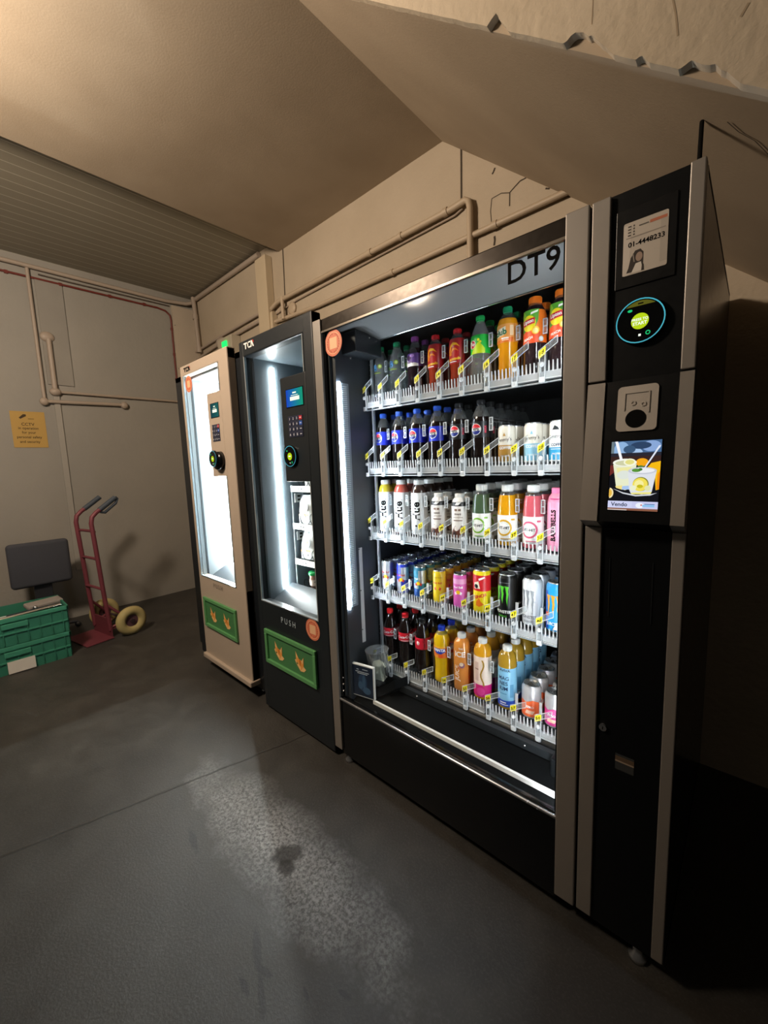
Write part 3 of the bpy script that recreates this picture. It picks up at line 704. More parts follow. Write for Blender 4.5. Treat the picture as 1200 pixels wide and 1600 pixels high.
low_me = dv.mesh('divider')
def inst(me, name, parent, loc):
    o = bpy.data.objects.new(name, me); COL.objects.link(o); o.parent = parent; o.location = loc; return o
for r in range(5):
    zb = BASE[r]
    b = MB(); b.box(-1.25, -.376, .19, .70, -.012, -.004, M('#2a2d30', .35, .3, key='tray_grey')); b.box(-1.25, -.376, .184, .19, -.026, -.003, ACRT)
    b.box(-1.25, -.376, .178, .188, -.034, -.03, M('#b5babd', .3, .4, key='tray_lip'))
    for cx in CX: b.box(cx-.03, cx+.03, .205, .70, -.004, 0, M('#17191b', .5, key='belt_black'))
    sh = b.build('shelf_tray', V3); sh.location = (-V3i.x, 0, zb)
    for k in range(9):
        inst(comb_me, 'front_comb', sh, (CX[k], .172, 0))
        hx = EDG[k]+.012; zt = 0
        inst(hold_me, 'tag_holder', sh, (hx, .165, 0))
        f = plane_frame((hx+.001, .1585, .0515)); t = MB()
        sk = .6
        t.fpoly(f, [(-.0105, -.0105-.0105*sk), (.0105, -.0105+.0105*sk), (.0105, .0105+.0105*sk), (-.0105, .0105-.0105*sk)], YEL, 0)
        o_, ux, uz, n_ = f
        f2 = (o_, (ux+uz*sk), uz, n_)
        t.ftext(f2, '%d%d' % (r+1, k), .016, 0, 0, INK, .0004, .015)
        tg = t.build('slot_tag', sh, False)
    for k in range(10): inst(low_me if r == 3 or (r == 1 and k > 6) or (r == 4 and k > 6) else div_me, 'divider', sh, (EDG[k], .215, 0))

# ------------------------------------------------------------------ drinks
def prof_bottle(H, R, neck=.0125, kind='std'):
    if kind == 'std': f = [(.62, 0), (.9, .006), (1, .03), (1, .30), (.97, .34), (1, .38), (1, .62), (.97, .69), (.84, .77), (.62, .85), (.45, .9)]
    elif kind == 'cola': f = [(.62, 0), (.88, .006), (.95, .03), (1, .10), (.97, .22), (.9, .36), (.93, .44), (1, .52), (1, .66), (.93, .72), (.78, .79), (.56, .87), (.42, .905)]
    elif kind == 'pepsi': f = [(.62, 0), (.9, .006), (.98, .03), (1, .12), (.96, .2), (1, .3), (1, .36), (1, .68), (.96, .72), (.82, .79), (.6, .86), (.42, .905)]
    elif kind == 'waist': f = [(.62, 0), (.9, .006), (.97, .03), (.92, .12), (.87, .25), (.9, .38), (.99, .52), (1, .62), (.99, .76), (.88, .82), (.64, .88), (.45, .91)]
    elif kind == 'cyl': f = [(.8, 0), (.96, .006), (1, .02), (1, .74), (.97, .8), (.86, .86), (.66, .9)]
    elif kind == 'round': f = [(.8, 0), (.96, .006), (1, .02), (1, .5), (.97, .62), (.9, .74), (.8, .82), (.66, .88), (.55, .905)]
    elif kind == 'tea': f = [(.7, 0), (.92, .006), (1, .03), (.97, .1), (1, .16), (1, .3), (.97, .34), (1, .38), (1, .7), (.97, .76), (.84, .83), (.62, .89), (.55, .91)]
    p = [(R*a, H*b) for a, b in f]
    return p+[(neck, .925*H), (neck, .94*H)]
def rad_at(prof, z):
    for (r0, z0), (r1, z1) in zip(prof[:-1], prof[1:]):
        if z0 <= z <= z1 and z1 > z0: return r0+(r1-r0)*(z-z0)/(z1-z0)
    return prof[-1][0]
CLP = CLEAR('#dfe6e6', .05, .9, key='clear_bottle')
WATER = CLEAR('#d5dddb', .13, 1.0, key='clear_drink')
def art_apply(b, R, art):
    e = .0004
    for it in art:
        k = it[0]; Re = R+e; e += .00012
        if k == 'rect': b.wpoly(Re, [(it[1], it[3]), (it[2], it[3]), (it[2], it[4]), (it[1], it[4])], it[5])
        elif k == 'disc': b.wpoly(Re, [(it[1]+it[3]*math.cos(2*PI*i/20), it[2]+(it[5] if len(it) > 5 else it[3])*math.sin(2*PI*i/20)) for i in range(20)], it[4])
        elif k == 'poly': b.wpoly(Re, it[1], it[2])
        elif k == 'txt':
            b.wtext(Re+.0003, it[1], it[2], it[3], it[4], it[5], it[6] if len(it) > 6 else .012, it[7] if len(it) > 7 else 0, it[8] if len(it) > 8 else 1)
def bottle(name, label, H, R, kind, liq, cap, fill=.86, neck=.0125, capr=.0145, bands=(), art=(), empty=None, capH=.065, label_name='label', bodymat=None):
    root = thing(name, label, 'bottle')
    pr = prof_bottle(H, R, neck, kind); b = MB(); zf = fill*H; q = []; mats = []
    emp = empty or CLP
    for (r0, z0), (r1, z1) in zip(pr[:-1], pr[1:]):
        if z0 < zf < z1:
            t = (zf-z0)/(z1-z0); rm = r0+(r1-r0)*t; q += [(r0, z0)]; mats += [liq, emp]; q += [(rm, zf)]
        else: q.append((r0, z0)); mats.append(liq if z1 <= zf else emp)
    q.append(pr[-1])
    b.lathe(q, liq, 28, mats=mats, cap0=True)
    if zf < .93*H: b.lathe([(0.0001, zf), (rad_at(pr, zf)*.985, zf)], liq, 28)
    b.build('body', root)
    c = MB(); z0 = H*(1-capH); V = []
    c.lathe([(capr, z0), (capr, H-.003), (capr*.93, H), (.0002, H)], cap, 28)
    for k in range(28):
        a = 2*PI*k/28; x, y = capr*math.sin(a), -capr*math.cos(a); c.box(x-.0006, x+.0006, y-.0006, y+.0006, z0+.002, H-.003, cap)
    c.lathe([(neck, z0-.004), (capr*.98, z0-.004), (capr*.98, z0-.001), (neck, z0-.001)], cap, 24)
    c.build('cap', root)
    if bands:
        l = MB()
        for z0, z1, m in bands:
            zs = [z0]+[z for r_, z in pr if z0 < z < z1]+[z1]
            l.lathe([(rad_at(pr, z)+.0006, z) for z in zs], m, 32)
        Rl = max(rad_at(pr, (bands[0][0]+bands[-1][1])/2), max(rad_at(pr, z) for z0, z1, m in bands for z in (z0, z1)))+.0006
        art_apply(l, Rl, art); l.build(label_name, root, False)
    elif art:
        l = MB(); art_apply(l, R+.0003, art); l.build('print', root, False)
    return root
def can(name, label, H, R, body, bands=(), art=(), lidr=None, topm=None):
    root = thing(name, label, 'can'); lr = lidr or R*.82; zt = H-(R-lr)*1.35-.004
    AL = M('#c4c8cc', .28, .85, key='can_aluminium')
    b = MB(); zs = [(.80*R, 0, AL), (.84*R, .001, AL), (R*.985, .007, AL), (R, .011, body)]
    p = [(r, z) for r, z, m in zs]+[(R, zt-.002), (R*.985, zt), (lr+.001, H-.004), (lr+.001, H-.002)]
    mats = [AL, AL, body, body, body, body, AL]
    if topm: mats[4] = mats[5] = topm
    b.lathe(p, body, 30, mats=mats, cap0=True)
    for z0, z1, m in bands: b.lathe([(R+.0003, z0), (R+.0003, z1)], m, 30)
    art_apply(b, R+.0003, art); b.build('body', root, False)
    l = MB(); l.lathe([(lr+.001, H-.003), (lr+.0015, H), (lr-.0015, H), (lr-.002, H-.005), (.0002, H-.0045)], AL, 30); l.build('lid', root)
    t = MB(); t.prism([(.006*math.cos(2*PI*i/14), -.003+.009*math.sin(2*PI*i/14), H-.004) for i in range(14)], (0, 0, .0012), STEEL)
    t.prism([(.0075*math.cos(2*PI*i/14), -.012+.006*math.sin(2*PI*i/14), H-.0044) for i in range(14)], (0, 0, .0004), M('#8d9195', .3, .8, key='mouth_metal')); t.build('ring_pull', root)
    return root
def LQ(c): return M(c, .18, coat=.6)
C_ = lambda c: M(c, .38, coat=.25)
WHT, BLKI = C_('#f4f4f2'), C_('#0b0b0c')
COLA = LQ('#140a08'); TEA = M('#2e2024', .12, coat=.8)
def globe(z, r=.0195, x=-.002):
    d = lambda f, g: [(x+r*.9*math.cos(f+(g-f)*i/14), z+r*.9*math.sin(f+(g-f)*i/14)) for i in range(15)]
    return [('disc', x, z, r, WHT), ('poly', d(.28, PI-.28), C_('#d8202e')), ('poly', d(PI+.28, 2*PI-.28), C_('#12247c')), ('txt', 'PEPSI', .0125, x, z, INK, .025, 0, .95)]
def monster(c, z0, z1, x=0.0, w=1.0):
    out = []
    for dx, dr, wd in ((-.0125, 0, 1.0), (0, .1, .85), (.0125, -.02, 1.0)):
        h = z1-z0; X = x+dx*w
        out.append(('poly', [(X-.0055*w, z1), (X+.0055*w, z1-.002), (X+.003*w, z1-.25*h), (X+.0045*w, z1-.4*h), (X+.002*w, z1-.7*h), (X+.0015*w, z0+dr*h), (X-.002*w, z1-.62*h), (X-.001*w, z1-.42*h), (X-.003*w, z1-.2*h)], c))
    return out
K = {}
def kind(slot, depth, build, **k): K[slot] = (depth, build, k)
G = C_
# top shelf
def water_(n): return lambda: bottle('water_bottle', '', .231, .0325, 'std', WATER, G('#1f8a5c'), .97, bands=[(.115, .158, CLEAR('#cfe0d8', .12, .8, key='water_label'))],
    art=[('txt', 'B', .034, -.010, .142, G('#4a90c8'), .03), ('disc', .012, .147, .0085, G('#a9c81e')), ('disc', .0125, .147, .005, G('#e9f2b5')), ('rect', -.02, .014, .119, .1215, G('#b7d23a'))])
kind(10, 3, water_(0)); kind(11, 3, water_(1))
kind(12, 3, lambda: bottle('juice_bottle', '', .232, .0325, 'std', LQ('#1d1016'), G('#8a3f8e'), .8, bands=[(.115, .165, G('#6b4a9c'))],
    art=[('poly', [(-.03, .115), (.03, .115), (.03, .124), (-.012, .135), (-.03, .146)], WHT), ('disc', -.012, .148, .012, G('#3a1c44'), .009), ('disc', .004, .155, .01, G('#b98ad0'), .006), ('txt', 'ribena', .014, -.008, .132, G('#5b2a7a'), .02)]))
def luco(): return bottle('energy_drink_bottle', '', .215, .031, 'waist', LQ('#8a2f18'), G('#d01f2a'), .6, bands=[(.09, .178, G('#b01c22'))],
    art=[('poly', [(-.02+.02*0, .118), (-.019, .14), (-.013, .155), (-.002, .163), (.012, .16), (.024, .146), (.01, .153), (-.002, .153), (-.01, .146), (-.014, .132), (-.014, .118)], G('#f2b21d')), ('poly', [(-.011, .118), (-.01, .133), (-.003, .143), (.008, .143), (.02, .131), (.006, .137), (-.002, .135), (-.007, .127), (-.007, .118)], G('#e5851c')),
         ('txt', 'Lucozade', .0145, 0, .106, G('#f4c531'), .03, .06), ('rect', -.018, .012, .094, .0965, WHT)])
kind(13, 3, luco); kind(14, 3, luco)
kind(15, 3, lambda: bottle('lemonade_bottle', '', .236, .0335, 'std', WATER, G('#1fb45c'), .96, bands=[(.105, .168, G('#1fc244'))],
    art=[('poly', [(-.02, .105), (.034, .105), (.034, .12), (.012, .145), (-.01, .12)], G('#c9e81c')), ('disc', -.013, .137, .014, G('#ffffff')), ('disc', -.013, .137, .0125, G('#d4213a')), ('txt', '7', .021, -.017, .137, WHT, .035), ('txt', 'up', .0125, -.008, .135, WHT, .03), ('disc', .011, .15, .0045, G('#f5f13c')), ('disc', .018, .143, .004, G('#f5f13c'))]))
kind(16, 3, lambda: bottle('orange_drink_bottle', '', .238, .0335, 'waist', LQ('#e79a10'), G('#1f9a66'), .83, bands=[(.12, .178, G('#efa04a'))],
    art=[('poly', [(-.034, .12), (.034, .12), (.034, .135), (-.034, .128)], G('#e9731c')), ('poly', [(-.028, .138), (.008, .145), (.008, .17), (-.028, .162)], G('#f7ecd8')), ('txt', 'club', .026, -.010, .153, G('#0f6b45'), .04, .12), ('rect', -.006, .018, .131, .135, WHT), ('rect', -.004, .018, .126, .129, G('#f9d9b8')), ('rect', .022, .034, .14, .172, G('#f6d3a4'))]))
def tea(): return bottle('iced_tea_bottle', '', .242, .035, 'tea', TEA, G('#ee7a20'), .88, capr=.0195, neck=.0165, capH=.085, bands=[(.098, .198, G('#f07a24'))],
    art=[('poly', [(-.036, .12), (.004, .13), (.02, .165), (.022, .198), (-.036, .198)], G('#4f9a28')), ('poly', [(-.036, .15), (-.02, .185), (-.028, .198), (-.036, .198)], G('#8fc630')), ('poly', [(-.004, .183), (.018, .189), (.02, .195), (-.002, .19)], WHT), ('poly', [(-.036, .098), (.02, .098), (.028, .128), (-.004, .142), (-.036, .13)], G('#ee4f20')),
         ('disc', -.010, .158, .0225, G('#f6e021'), .024), ('disc', .012, .135, .012, G('#f9c53a')), ('disc', .012, .134, .008, G('#f4e38e')), ('poly', [(-.033, .150), (.010, .156), (.010, .174), (-.033, .168)], G('#d3222e')), ('txt', 'Lipton', .0145, -.0115, .162, WHT, .03, .12), ('txt', 'PEACH', .0105, -.012, .112, WHT, .03, .2), ('disc', .03, .108, .008, G('#bfe2ea')), ('disc', .03, .108, .005, WHT)])
kind(17, 4, tea); kind(18, 4, tea)
# second shelf
def pep(): return bottle('cola_bottle', '', .233, .0335, 'pepsi', COLA, G('#2a5fd0'), .74, bands=[(.098, .154, G('#2234c4'))], art=globe(.127))
for s_ in (20, 21, 22, 23): kind(s_, 3, pep)
def pepm(): return bottle('cola_bottle', '', .231, .0335, 'pepsi', COLA, G('#1c1d20'), .74, bands=[(.098, .154, G('#131418'))], art=globe(.127, .0205)+[('txt', 'MAX', .012, .034, .127, G('#d02a4a'), .03, PI/2)])
kind(24, 6, pepm); kind(25, 6, pepm)
def coff(bot, txt2): return lambda: can('coffee_can', '', .133, .029, G('#e4ded0'), bands=[(.0112, .066, bot)], lidr=.025,
    art=[('txt', "Jimmy's", .017, -.001, .083, INK, .0, .08), ('txt', 'COFFEE', .0125, .002, .057, WHT, .03), ('txt', txt2, .0075, .002, .03, WHT, .02), ('poly', [(-.005, .096), (0, .108), (.005, .096)], bot)])
kind(26, 4, coff(G('#b98a36'), 'CARAMEL')); kind(27, 4, coff(G('#8fc6dc'), 'ORIGINAL'))
kind(28, 4, lambda: can('coffee_can', '', .133, .029, G('#f0eee8'), bands=[(.0112, .05, G('#2f9fd0')), (.05, .066, G('#e8f0f2'))], lidr=.025, art=[('txt', "Jimmy's", .017, -.001, .083, INK, .0, .08), ('txt', 'COFFEE', .0115, .002, .058, G('#1e2a44'), .03), ('rect', -.02, .02, .044, .0455, WHT), ('poly', [(-.014, .104), (-.006, .118), (.004, .112), (.008, .104)], G('#2b3338')), ('txt', 'PROTEIN', .0075, .002, .03, WHT, .02)]))
# third shelf
def huel(col): return lambda: bottle('shake_bottle', '', .228, .034, 'cyl', col, G('#e9e9e6'), .93, neck=.02, capr=.0205, capH=.095, bands=[(.004, .176, G('#f2f4f5'))], art=[('txt', 'Huel', .046, -.004, .105, INK, .03, PI/2), ('disc', -.004, .04, .0045, INK), ('rect', -.012, -.0108, .02, .03, INK)], label_name='sleeve')
kind(30, 4, huel(LQ('#c2b02c'))); kind(31, 4, huel(LQ('#b8574a'))); kind(32, 4, huel(LQ('#3b2a24')))
def shake(): return bottle('milkshake_bottle', '', .177, .0305, 'cyl', G('#efe9e2'), G('#efeeea'), .95, neck=.016, capr=.0175, capH=.1, bands=[(.004, .13, G('#eee8e1')), (.13, .146, G('#1d1a19'))],
    art=[('poly', [(-.012, .134), (.002, .134), (.014, .145), (-.004, .145)], G('#f3f1ee')), ('rect', -.014, -.002, .112, .12, G('#8a6f60')), ('rect', .002, .012, .112, .12, G('#8a6f60')), ('txt', 'SHAKE', .009, 0, .1, G('#5b4438'), .03), ('txt', 'HIGH PROTEIN', .006, 0, .088, G('#8a6f60'), .02), ('rect', -.018, .018, .074, .078, G('#7d675b')),
         ('poly', [(-.03, .01), (.03, .01), (.03, .05), (.014, .058), (.004, .04), (-.01, .056), (-.03, .03)], G('#6b3d2c')), ('disc', -.006, .045, .009, G('#e9dfd6')), ('disc', .014, .032, .007, G('#c9a58f')), ('disc', -.014, .026, .008, G('#3b211a'))], label_name='sleeve')
kind(33, 4, shake); kind(34, 4, shake)
def vit(liq, ring, a): return lambda: bottle('vitamin_drink_bottle', '', .213, .0335, 'round', liq, G('#ececE8'.lower()), .83, neck=.017, capr=.0195, capH=.1, bands=[(.016, .108, G('#f5f4f0'))],
    art=[('disc', -.004, .064, .029, ring), ('disc', -.004, .064, .0225, G('#f5f4f0')), ('disc', -.004, .064, .019, G('#dfe9d8')), ('disc', -.004, .064, .0175, G('#f7f7f4')), ('txt', 'VIT-HIT', .0125, -.004, .064, G('#2b3a3a'), .03), ('rect', .022, .036, .09, .096, ring), ('rect', -.016, .02, .024, .027, ring), ('rect', -.012, .006, .02, .0215, G('#9aa09a'))])
kind(35, 6, vit(LQ('#4a5f45'), G('#7cb52e'), 0)); kind(36, 6, vit(LQ('#dd9a10'), G('#d9a81c'), 0)); kind(37, 6, vit(LQ('#c95a66'), G('#dd5d7e'), 0))
kind(38, 4, lambda: bottle('milkshake_bottle', '', .205, .0325, 'cyl', G('#ee8fae'), G('#ee7fb0'), .95, neck=.018, capr=.02, capH=.1, bands=[(.004, .16, G('#f29dbd'))], art=[('txt', 'BAREBELLS', .021, -.006, .085, INK, .04, PI/2), ('rect', -.018, .02, .168, .172, G('#d04a86'))], label_name='sleeve'))
# fourth shelf
SLV = M('#c9ced3', .3, .5, key='can_silver')
def slim(a, b, art=(), bands=()): return lambda: can('energy_drink_can', '', .138, .0268, a, bands=bands, art=art, lidr=.0235)
bull = lambda c: [('poly', [(-.016, .066), (-.004, .074), (-.002, .062), (-.012, .056)], c), ('poly', [(.016, .066), (.004, .074), (.002, .062), (.012, .056)], c), ('disc', 0, .068, .008, G('#f0c020'))]
def quad(c1, c2): return [('poly', [(-.042, .012), (0, .012), (0, .066), (-.042, .066)], c1), ('poly', [(0, .066), (.042, .066), (.042, .122), (0, .122)], c1), ('poly', [(-.042, .066), (0, .066), (0, .122), (-.042, .122)], c2), ('poly', [(0, .012), (.042, .012), (.042, .066), (0, .066)], c2)]
kind(40, 6, slim(SLV, 0, bull(G('#c8503c'))+[('txt', 'Red Bull', .011, 0, .088, G('#c03030'), .03), ('rect', -.012, .012, .036, .042, G('#9aa4ac'))]))
kind(41, 6, slim(G('#1c2fa8'), 0, quad(SLV, G('#1c2fa8'))+bull(G('#d02a2a'))+[('txt', 'Red Bull', .011, 0, .088, G('#d02a2a'), .03)]))
kind(42, 6, slim(G('#2a6f8f'), 0, quad(SLV, G('#2b7f9c'))+bull(G('#d02a2a'))+[('txt', 'Red Bull', .011, 0, .088, WHT, .03), ('rect', -.028, .028, .012, .045, G('#1f4f9a'))]))
kind(43, 6, slim(G('#e3c21a'), 0, bull(G('#d02a2a'))+[('txt', 'Red Bull', .011, 0, .088, G('#c42a2a'), .03), ('rect', -.02, .02, .108, .112, G('#c9a010'))]))
kind(44, 6, slim(G('#d85fb4'), 0, bull(G('#f6e9f2'))+[('txt', 'Red Bull', .011, 0, .088, WHT, .03)], [(.1, .12, G('#e7a3cf'))]))
kind(45, 5, lambda: can('energy_drink_can', '', .168, .0325, G('#f0d818'), bands=[(.09, .150, G('#d8242c'))], art=[('poly', [(-.022, .12), (-.002, .128), (.004, .1), (-.02, .098)], G('#f4e9d0')), ('txt', 'PUNCH', .016, 0, .07, G('#d8242c'), .04, .3), ('poly', [(-.012, .05), (.0, .064), (.006, .05), (.018, .04), (.0, .03), (-.014, .034)], G('#e8751c')), ('disc', -.012, .108, .008, BLKI), ('poly', [(.0, .13), (.024, .142), (.02, .146), (-.002, .138)], WHT)]))
kind(46, 5, lambda: can('energy_drink_can', '', .168, .0325, BLKI, art=monster(G('#58c832'), .055, .128, -.004, 1.35)+[('txt', 'MONSTER', .014, -.002, .034, WHT, .03), ('txt', 'ENERGY', .0085, -.002, .018, G('#58c832'), .03), ('rect', -.02, .022, .139, .1405, G('#7d8084'))]))
kind(47, 5, lambda: can('energy_drink_can', '', .168, .0325, M('#e9ebed', .3, .2, coat=.3), art=monster(G('#8b9096'), .05, .13, -.004, 1.3)+[('txt', 'MONSTER', .014, -.002, .036, G('#7b8086'), .03), ('txt', 'ENERGY', .0085, -.002, .02, G('#9da2a8'), .03), ('disc', .02, .09, .003, G('#c9ced3')), ('disc', -.024, .07, .0025, G('#c9ced3')), ('disc', .012, .05, .003, G('#c9ced3'))], topm=M('#dfe2e5', .3, .3)))
kind(48, 4, lambda: can('energy_drink_can', '', .168, .0325, G('#1f9be0'), art=[('poly', [(-.034, .012), (-.016, .012), (-.026, .08), (-.018, .14), (-.034, .14)], G('#2a50c8')), ('poly', [(.0, .012), (.03, .012), (.03, .05), (.012, .036)], G('#f2f2ec'))]+monster(G('#f0a02a'), .052, .128, .0, 1.3)+[('txt', 'JUICED', .014, .0, .03, WHT, .03), ('disc', -.022, .062, .007, G('#e8653c'))]))
# bottom shelf
def coke(cap, lab, ink): return lambda: bottle('cola_bottle', '', .247, .033, 'cola', COLA, cap, .9, bands=[(.125, .164, lab)], art=[('txt', 'Coca-Cola', .0165, .0, .1465, ink, .025, .08, .95), ('rect', -.02, .02, .128, .130, ink)])
kind(50, 5, coke(G('#e02028'), G('#c4182a'), WHT)); kind(51, 5, coke(G('#e02028'), G('#c4182a'), WHT))
kind(52, 5, lambda: bottle('cola_bottle', '', .247, .033, 'cola', COLA, G('#17181a'), .9, bands=[(.115, .166, G('#cf1d33'))], art=[('disc', -.016, .143, .0085, G('#f4c9c4')), ('txt', 'Coca-Cola', .013, .012, .143, INK, .02, PI/2)]))
kind(53, 5, lambda: bottle('orange_drink_bottle', '', .238, .0335, 'waist', LQ('#dfb50f'), G('#1f47cc'), .86, bands=[(.108, .158, G('#ee7a2a'))], art=[('poly', [(-.026, .136), (-.014, .128), (.004, .126), (.022, .134), (.024, .15), (-.024, .15)], G('#1d3fb4')), ('txt', 'FANTA', .0165, -.001, .143, WHT, .04), ('disc', .004, .118, .01, G('#f0581f'), .007), ('disc', -.012, .116, .007, G('#f7a13a'), .006), ('rect', -.034, .034, .152, .158, G('#f0b02a'))]))
kind(54, 5, lambda: bottle('juice_bottle', '', .232, .0335, 'cyl', LQ('#d98a3a'), G('#e9e9e6'), .95, neck=.014, capr=.0165, capH=.08, art=[('txt', 'ICE', .03, -.0, .155, G('#f4e6d2'), .03), ('txt', 'THE', .01, .004, .178, G('#f4e6d2'), .03), ('txt', 'JUICE', .026, -.010, .075, G('#f3dcc0'), .02, PI/2), ('disc', .008, .11, .012, G('#8a5a6a')), ('disc', .006, .114, .008, G('#f0d9c2')), ('disc', -.004, .098, .007, G('#c96f3a'))]))
kind(55, 5, lambda: bottle('vitamin_drink_bottle', '', .236, .034, 'cyl', LQ('#d99a1e'), G('#e9e9e6'), .95, neck=.014, capr=.0165, capH=.08, bands=[(.012, .06, G('#d8207a')), (.06, .172, G('#f3dccb'))],
    art=[('poly', [(.005+.006*math.sin(i*.9)+d, .16-.0115*i) for d, rng_ in ((0, range(10)), (.006, range(9, -1, -1))) for i in rng_], G('#a8821c')), ('rect', -.022, -.006, .075, .15, G('#d9b9a8')), ('rect', -.022, -.006, .12, .124, G('#8a6a58')), ('disc', .002, .034, .016, G('#e8459a'))]))
kind(56, 5, lambda: bottle('vitamin_drink_bottle', '', .237, .0335, 'cyl', LQ('#b08a2a'), G('#efefec'), .95, neck=.014, capr=.0165, capH=.08, bands=[(.012, .036, G('#2450c0')), (.036, .16, G('#8cc8e8'))],
    art=[('txt', 'AVIVA', .014, -.002, .152, G('#2b3f5c'), .03), ('txt', 'MAG', .019, -.006, .122, G('#1e3a66'), .02), ('txt', 'NES', .019, -.006, .102, G('#1e3a66'), .02), ('txt', 'IUM', .019, -.006, .082, G('#1e3a66'), .02), ('rect', -.02, .006, .06, .064, G('#5f9fc8')), ('rect', .018, .032, .05, .1, G('#5f9fc8')), ('rect', -.02, .012, .018, .021, WHT), ('rect', -.02, .004, .026, .03, WHT)]))
def soda(low): return lambda: can('sparkling_drink_can', '', .122, .033, M('#d9d6d8', .3, .5, key='can_pale'), bands=[(.0112, .062, low)], art=[('poly', [(-.034, .06), (.034, .06), (.034, .066), (.01, .074), (-.012, .064), (-.034, .07)], low), ('poly', [(-.016, .022), (.012, .022), (.018, .034), (-.01, .036)], G('#f4c9b0')), ('txt', 'ZERO', .011, 0, .048, WHT, .03)])
kind(57, 5, soda(G('#ef6a38'))); kind(58, 4, soda(G('#e24a9a')))
DESC = {10: 'clear water bottle at the shelf end', 11: 'clear water bottle beside purple-capped bottle', 12: 'dark blackcurrant drink bottle with purple cap', 13: 'red energy drink bottle beside purple-capped bottle', 14: 'red energy drink bottle beside clear lemonade',
        15: 'clear lemonade bottle with lime green label', 16: 'orange drink bottle with green cap', 17: 'peach iced tea bottle beside orange drink', 18: 'peach iced tea bottle beside silver strip',
        20: 'blue-capped cola, first column from shelf end', 21: 'blue-capped cola, second column from shelf end', 22: 'blue-capped cola, third column from shelf end', 23: 'blue-capped cola, fourth column from shelf end', 24: 'black-capped cola bottle beside blue-capped ones', 25: 'black-capped cola bottle beside coffee cans',
        26: 'cream and gold iced coffee can', 27: 'cream and pale blue iced coffee can', 28: 'white and bright blue iced coffee can',
        30: 'white shake bottle with yellow shoulder', 31: 'white shake bottle with red shoulder', 32: 'white shake bottle with brown shoulder', 33: 'small white milkshake bottle beside tall shakes', 34: 'small white milkshake bottle beside green drink',
        35: 'green vitamin drink bottle with white cap', 36: 'orange vitamin drink bottle with white cap', 37: 'pink vitamin drink bottle with white cap', 38: 'pink milkshake bottle with pink cap',
        40: 'slim silver energy drink can', 41: 'slim blue and silver energy drink can', 42: 'slim teal and silver energy drink can', 43: 'slim yellow energy drink can', 44: 'slim pink energy drink can', 45: 'tall red and yellow energy drink can',
        46: 'tall black energy drink can with green claw mark', 47: 'tall white energy drink can', 48: 'tall blue energy drink can with orange claw mark',
        50: 'red-capped cola bottle at the shelf end', 51: 'red-capped cola bottle beside black-capped one', 52: 'black-capped cola bottle with plain red label', 53: 'yellow orangeade bottle with blue cap', 54: 'orange juice bottle with white cap', 55: 'cream and pink labelled drink bottle', 56: 'pale blue labelled drink bottle',
        57: 'silver and orange drink can', 58: 'silver and pink drink can'}
GROUP = {1: 'drinks on the top shelf', 2: 'drinks on the second shelf', 3: 'drinks on the third shelf', 4: 'cans on the fourth shelf', 5: 'drinks on the bottom shelf'}
ORD = ['front', 'second', 'third', 'fourth', 'fifth', 'sixth']
ROT = {10: .2, 11: .2, 12: .15, 17: .12, 18: .12, 26: .1, 27: .15, 28: .1, 30: .32, 31: .32, 32: .34, 33: .3, 34: .3, 35: .15, 36: .15, 37: .12, 38: .1, 40: .3, 41: .3, 42: .3, 43: .3, 44: .2, 45: .2, 50: .55, 51: .5, 52: .5, 53: .34, 54: .32, 55: .2, 56: .24, 57: .2}
def copy_tree(o, parent=None):
    c = o.copy(); COL.objects.link(c); c.parent = parent
    for ch in o.children: copy_tree(ch, c)
    return c
for slot, (n, mk, kw) in K.items():
    r, k = slot//10-1, slot % 10
    root = mk(); rad = max(v.co.x for ch in root.children for v in ch.data.vertices)
    for d in range(n):
        o = root if d == 0 else copy_tree(root)
        o.location = (CX[k]+(random.uniform(-.002, .002) if d else 0), .2035+.033+d*(2*rad+.003)-.033+rad, BASE[r]+.0005)
        o.rotation_euler = (0, 0, ROT.get(slot, 0)+(random.uniform(-.14, .14) if d else random.uniform(-.05, .05)))
        o['label'] = ('front %s behind yellow tag %d' % (DESC[slot], slot)) if d == 0 else ('%s %s counted from yellow tag %d' % (ORD[d], DESC[slot], slot))
        o['group'] = GROUP[r+1]

# loose things lying in the collection area
o = MB()
o.lathe([(.001, .0), (.036, .0), (.05, .145), (.053, .15), (.05, .151), (.034, .003), (.001, .003)], CLEAR('#eef3f3', .07, 1.0, key='clear_cup'), 26)
o = o.build('plastic_cup'); o.location = (-1.165, .105, .395); o.rotation_euler = (0, -.06, 0); tag(o, 'clear plastic cup standing in the lower left corner of the drinks machine', 'cup')
pb = MB(); rg = random.Random(5); nn = 14
V = [(0.036*(.75+.3*rg.random())*math.cos(2*PI*i/nn), .03*(.7+.35*rg.random())*math.sin(2*PI*i/nn), -.02+.02*j+rg.uniform(-.008, .008)) for j in range(4) for i in range(nn)]
F = [(j*nn+i, j*nn+(i+1) % nn, (j+1)*nn+(i+1) % nn, (j+1)*nn+i) for j in range(3) for i in range(nn)]+[tuple(range(nn)), tuple(range(3*nn, 4*nn))]
pb.add(V, F, M('#f2f1dc', .8, key='tissue'))
o = pb.build('crumpled_paper'); o.location = (-1.163, .105, .44); tag(o, 'crumpled cream paper inside the clear plastic cup', 'paper')
t = thing('picture_card', 'dark blue picture card with white edge leaning beside the plastic cup', 'card', (-1.198, .035, .345), .2)
MB().box(-.058, .058, 0, .012, 0, .148, WHITE, .002).build('card', t)
s = MB(); fr = plane_frame((0, -.0008, .074))
s.frect(fr, -.053, .053, -.069, .069, M('#16243a', .35, key='card_navy')); BL = M('#3d5a78', .4, key='card_blue'); BL2 = M('#27405e', .4, key='card_blue_deep')
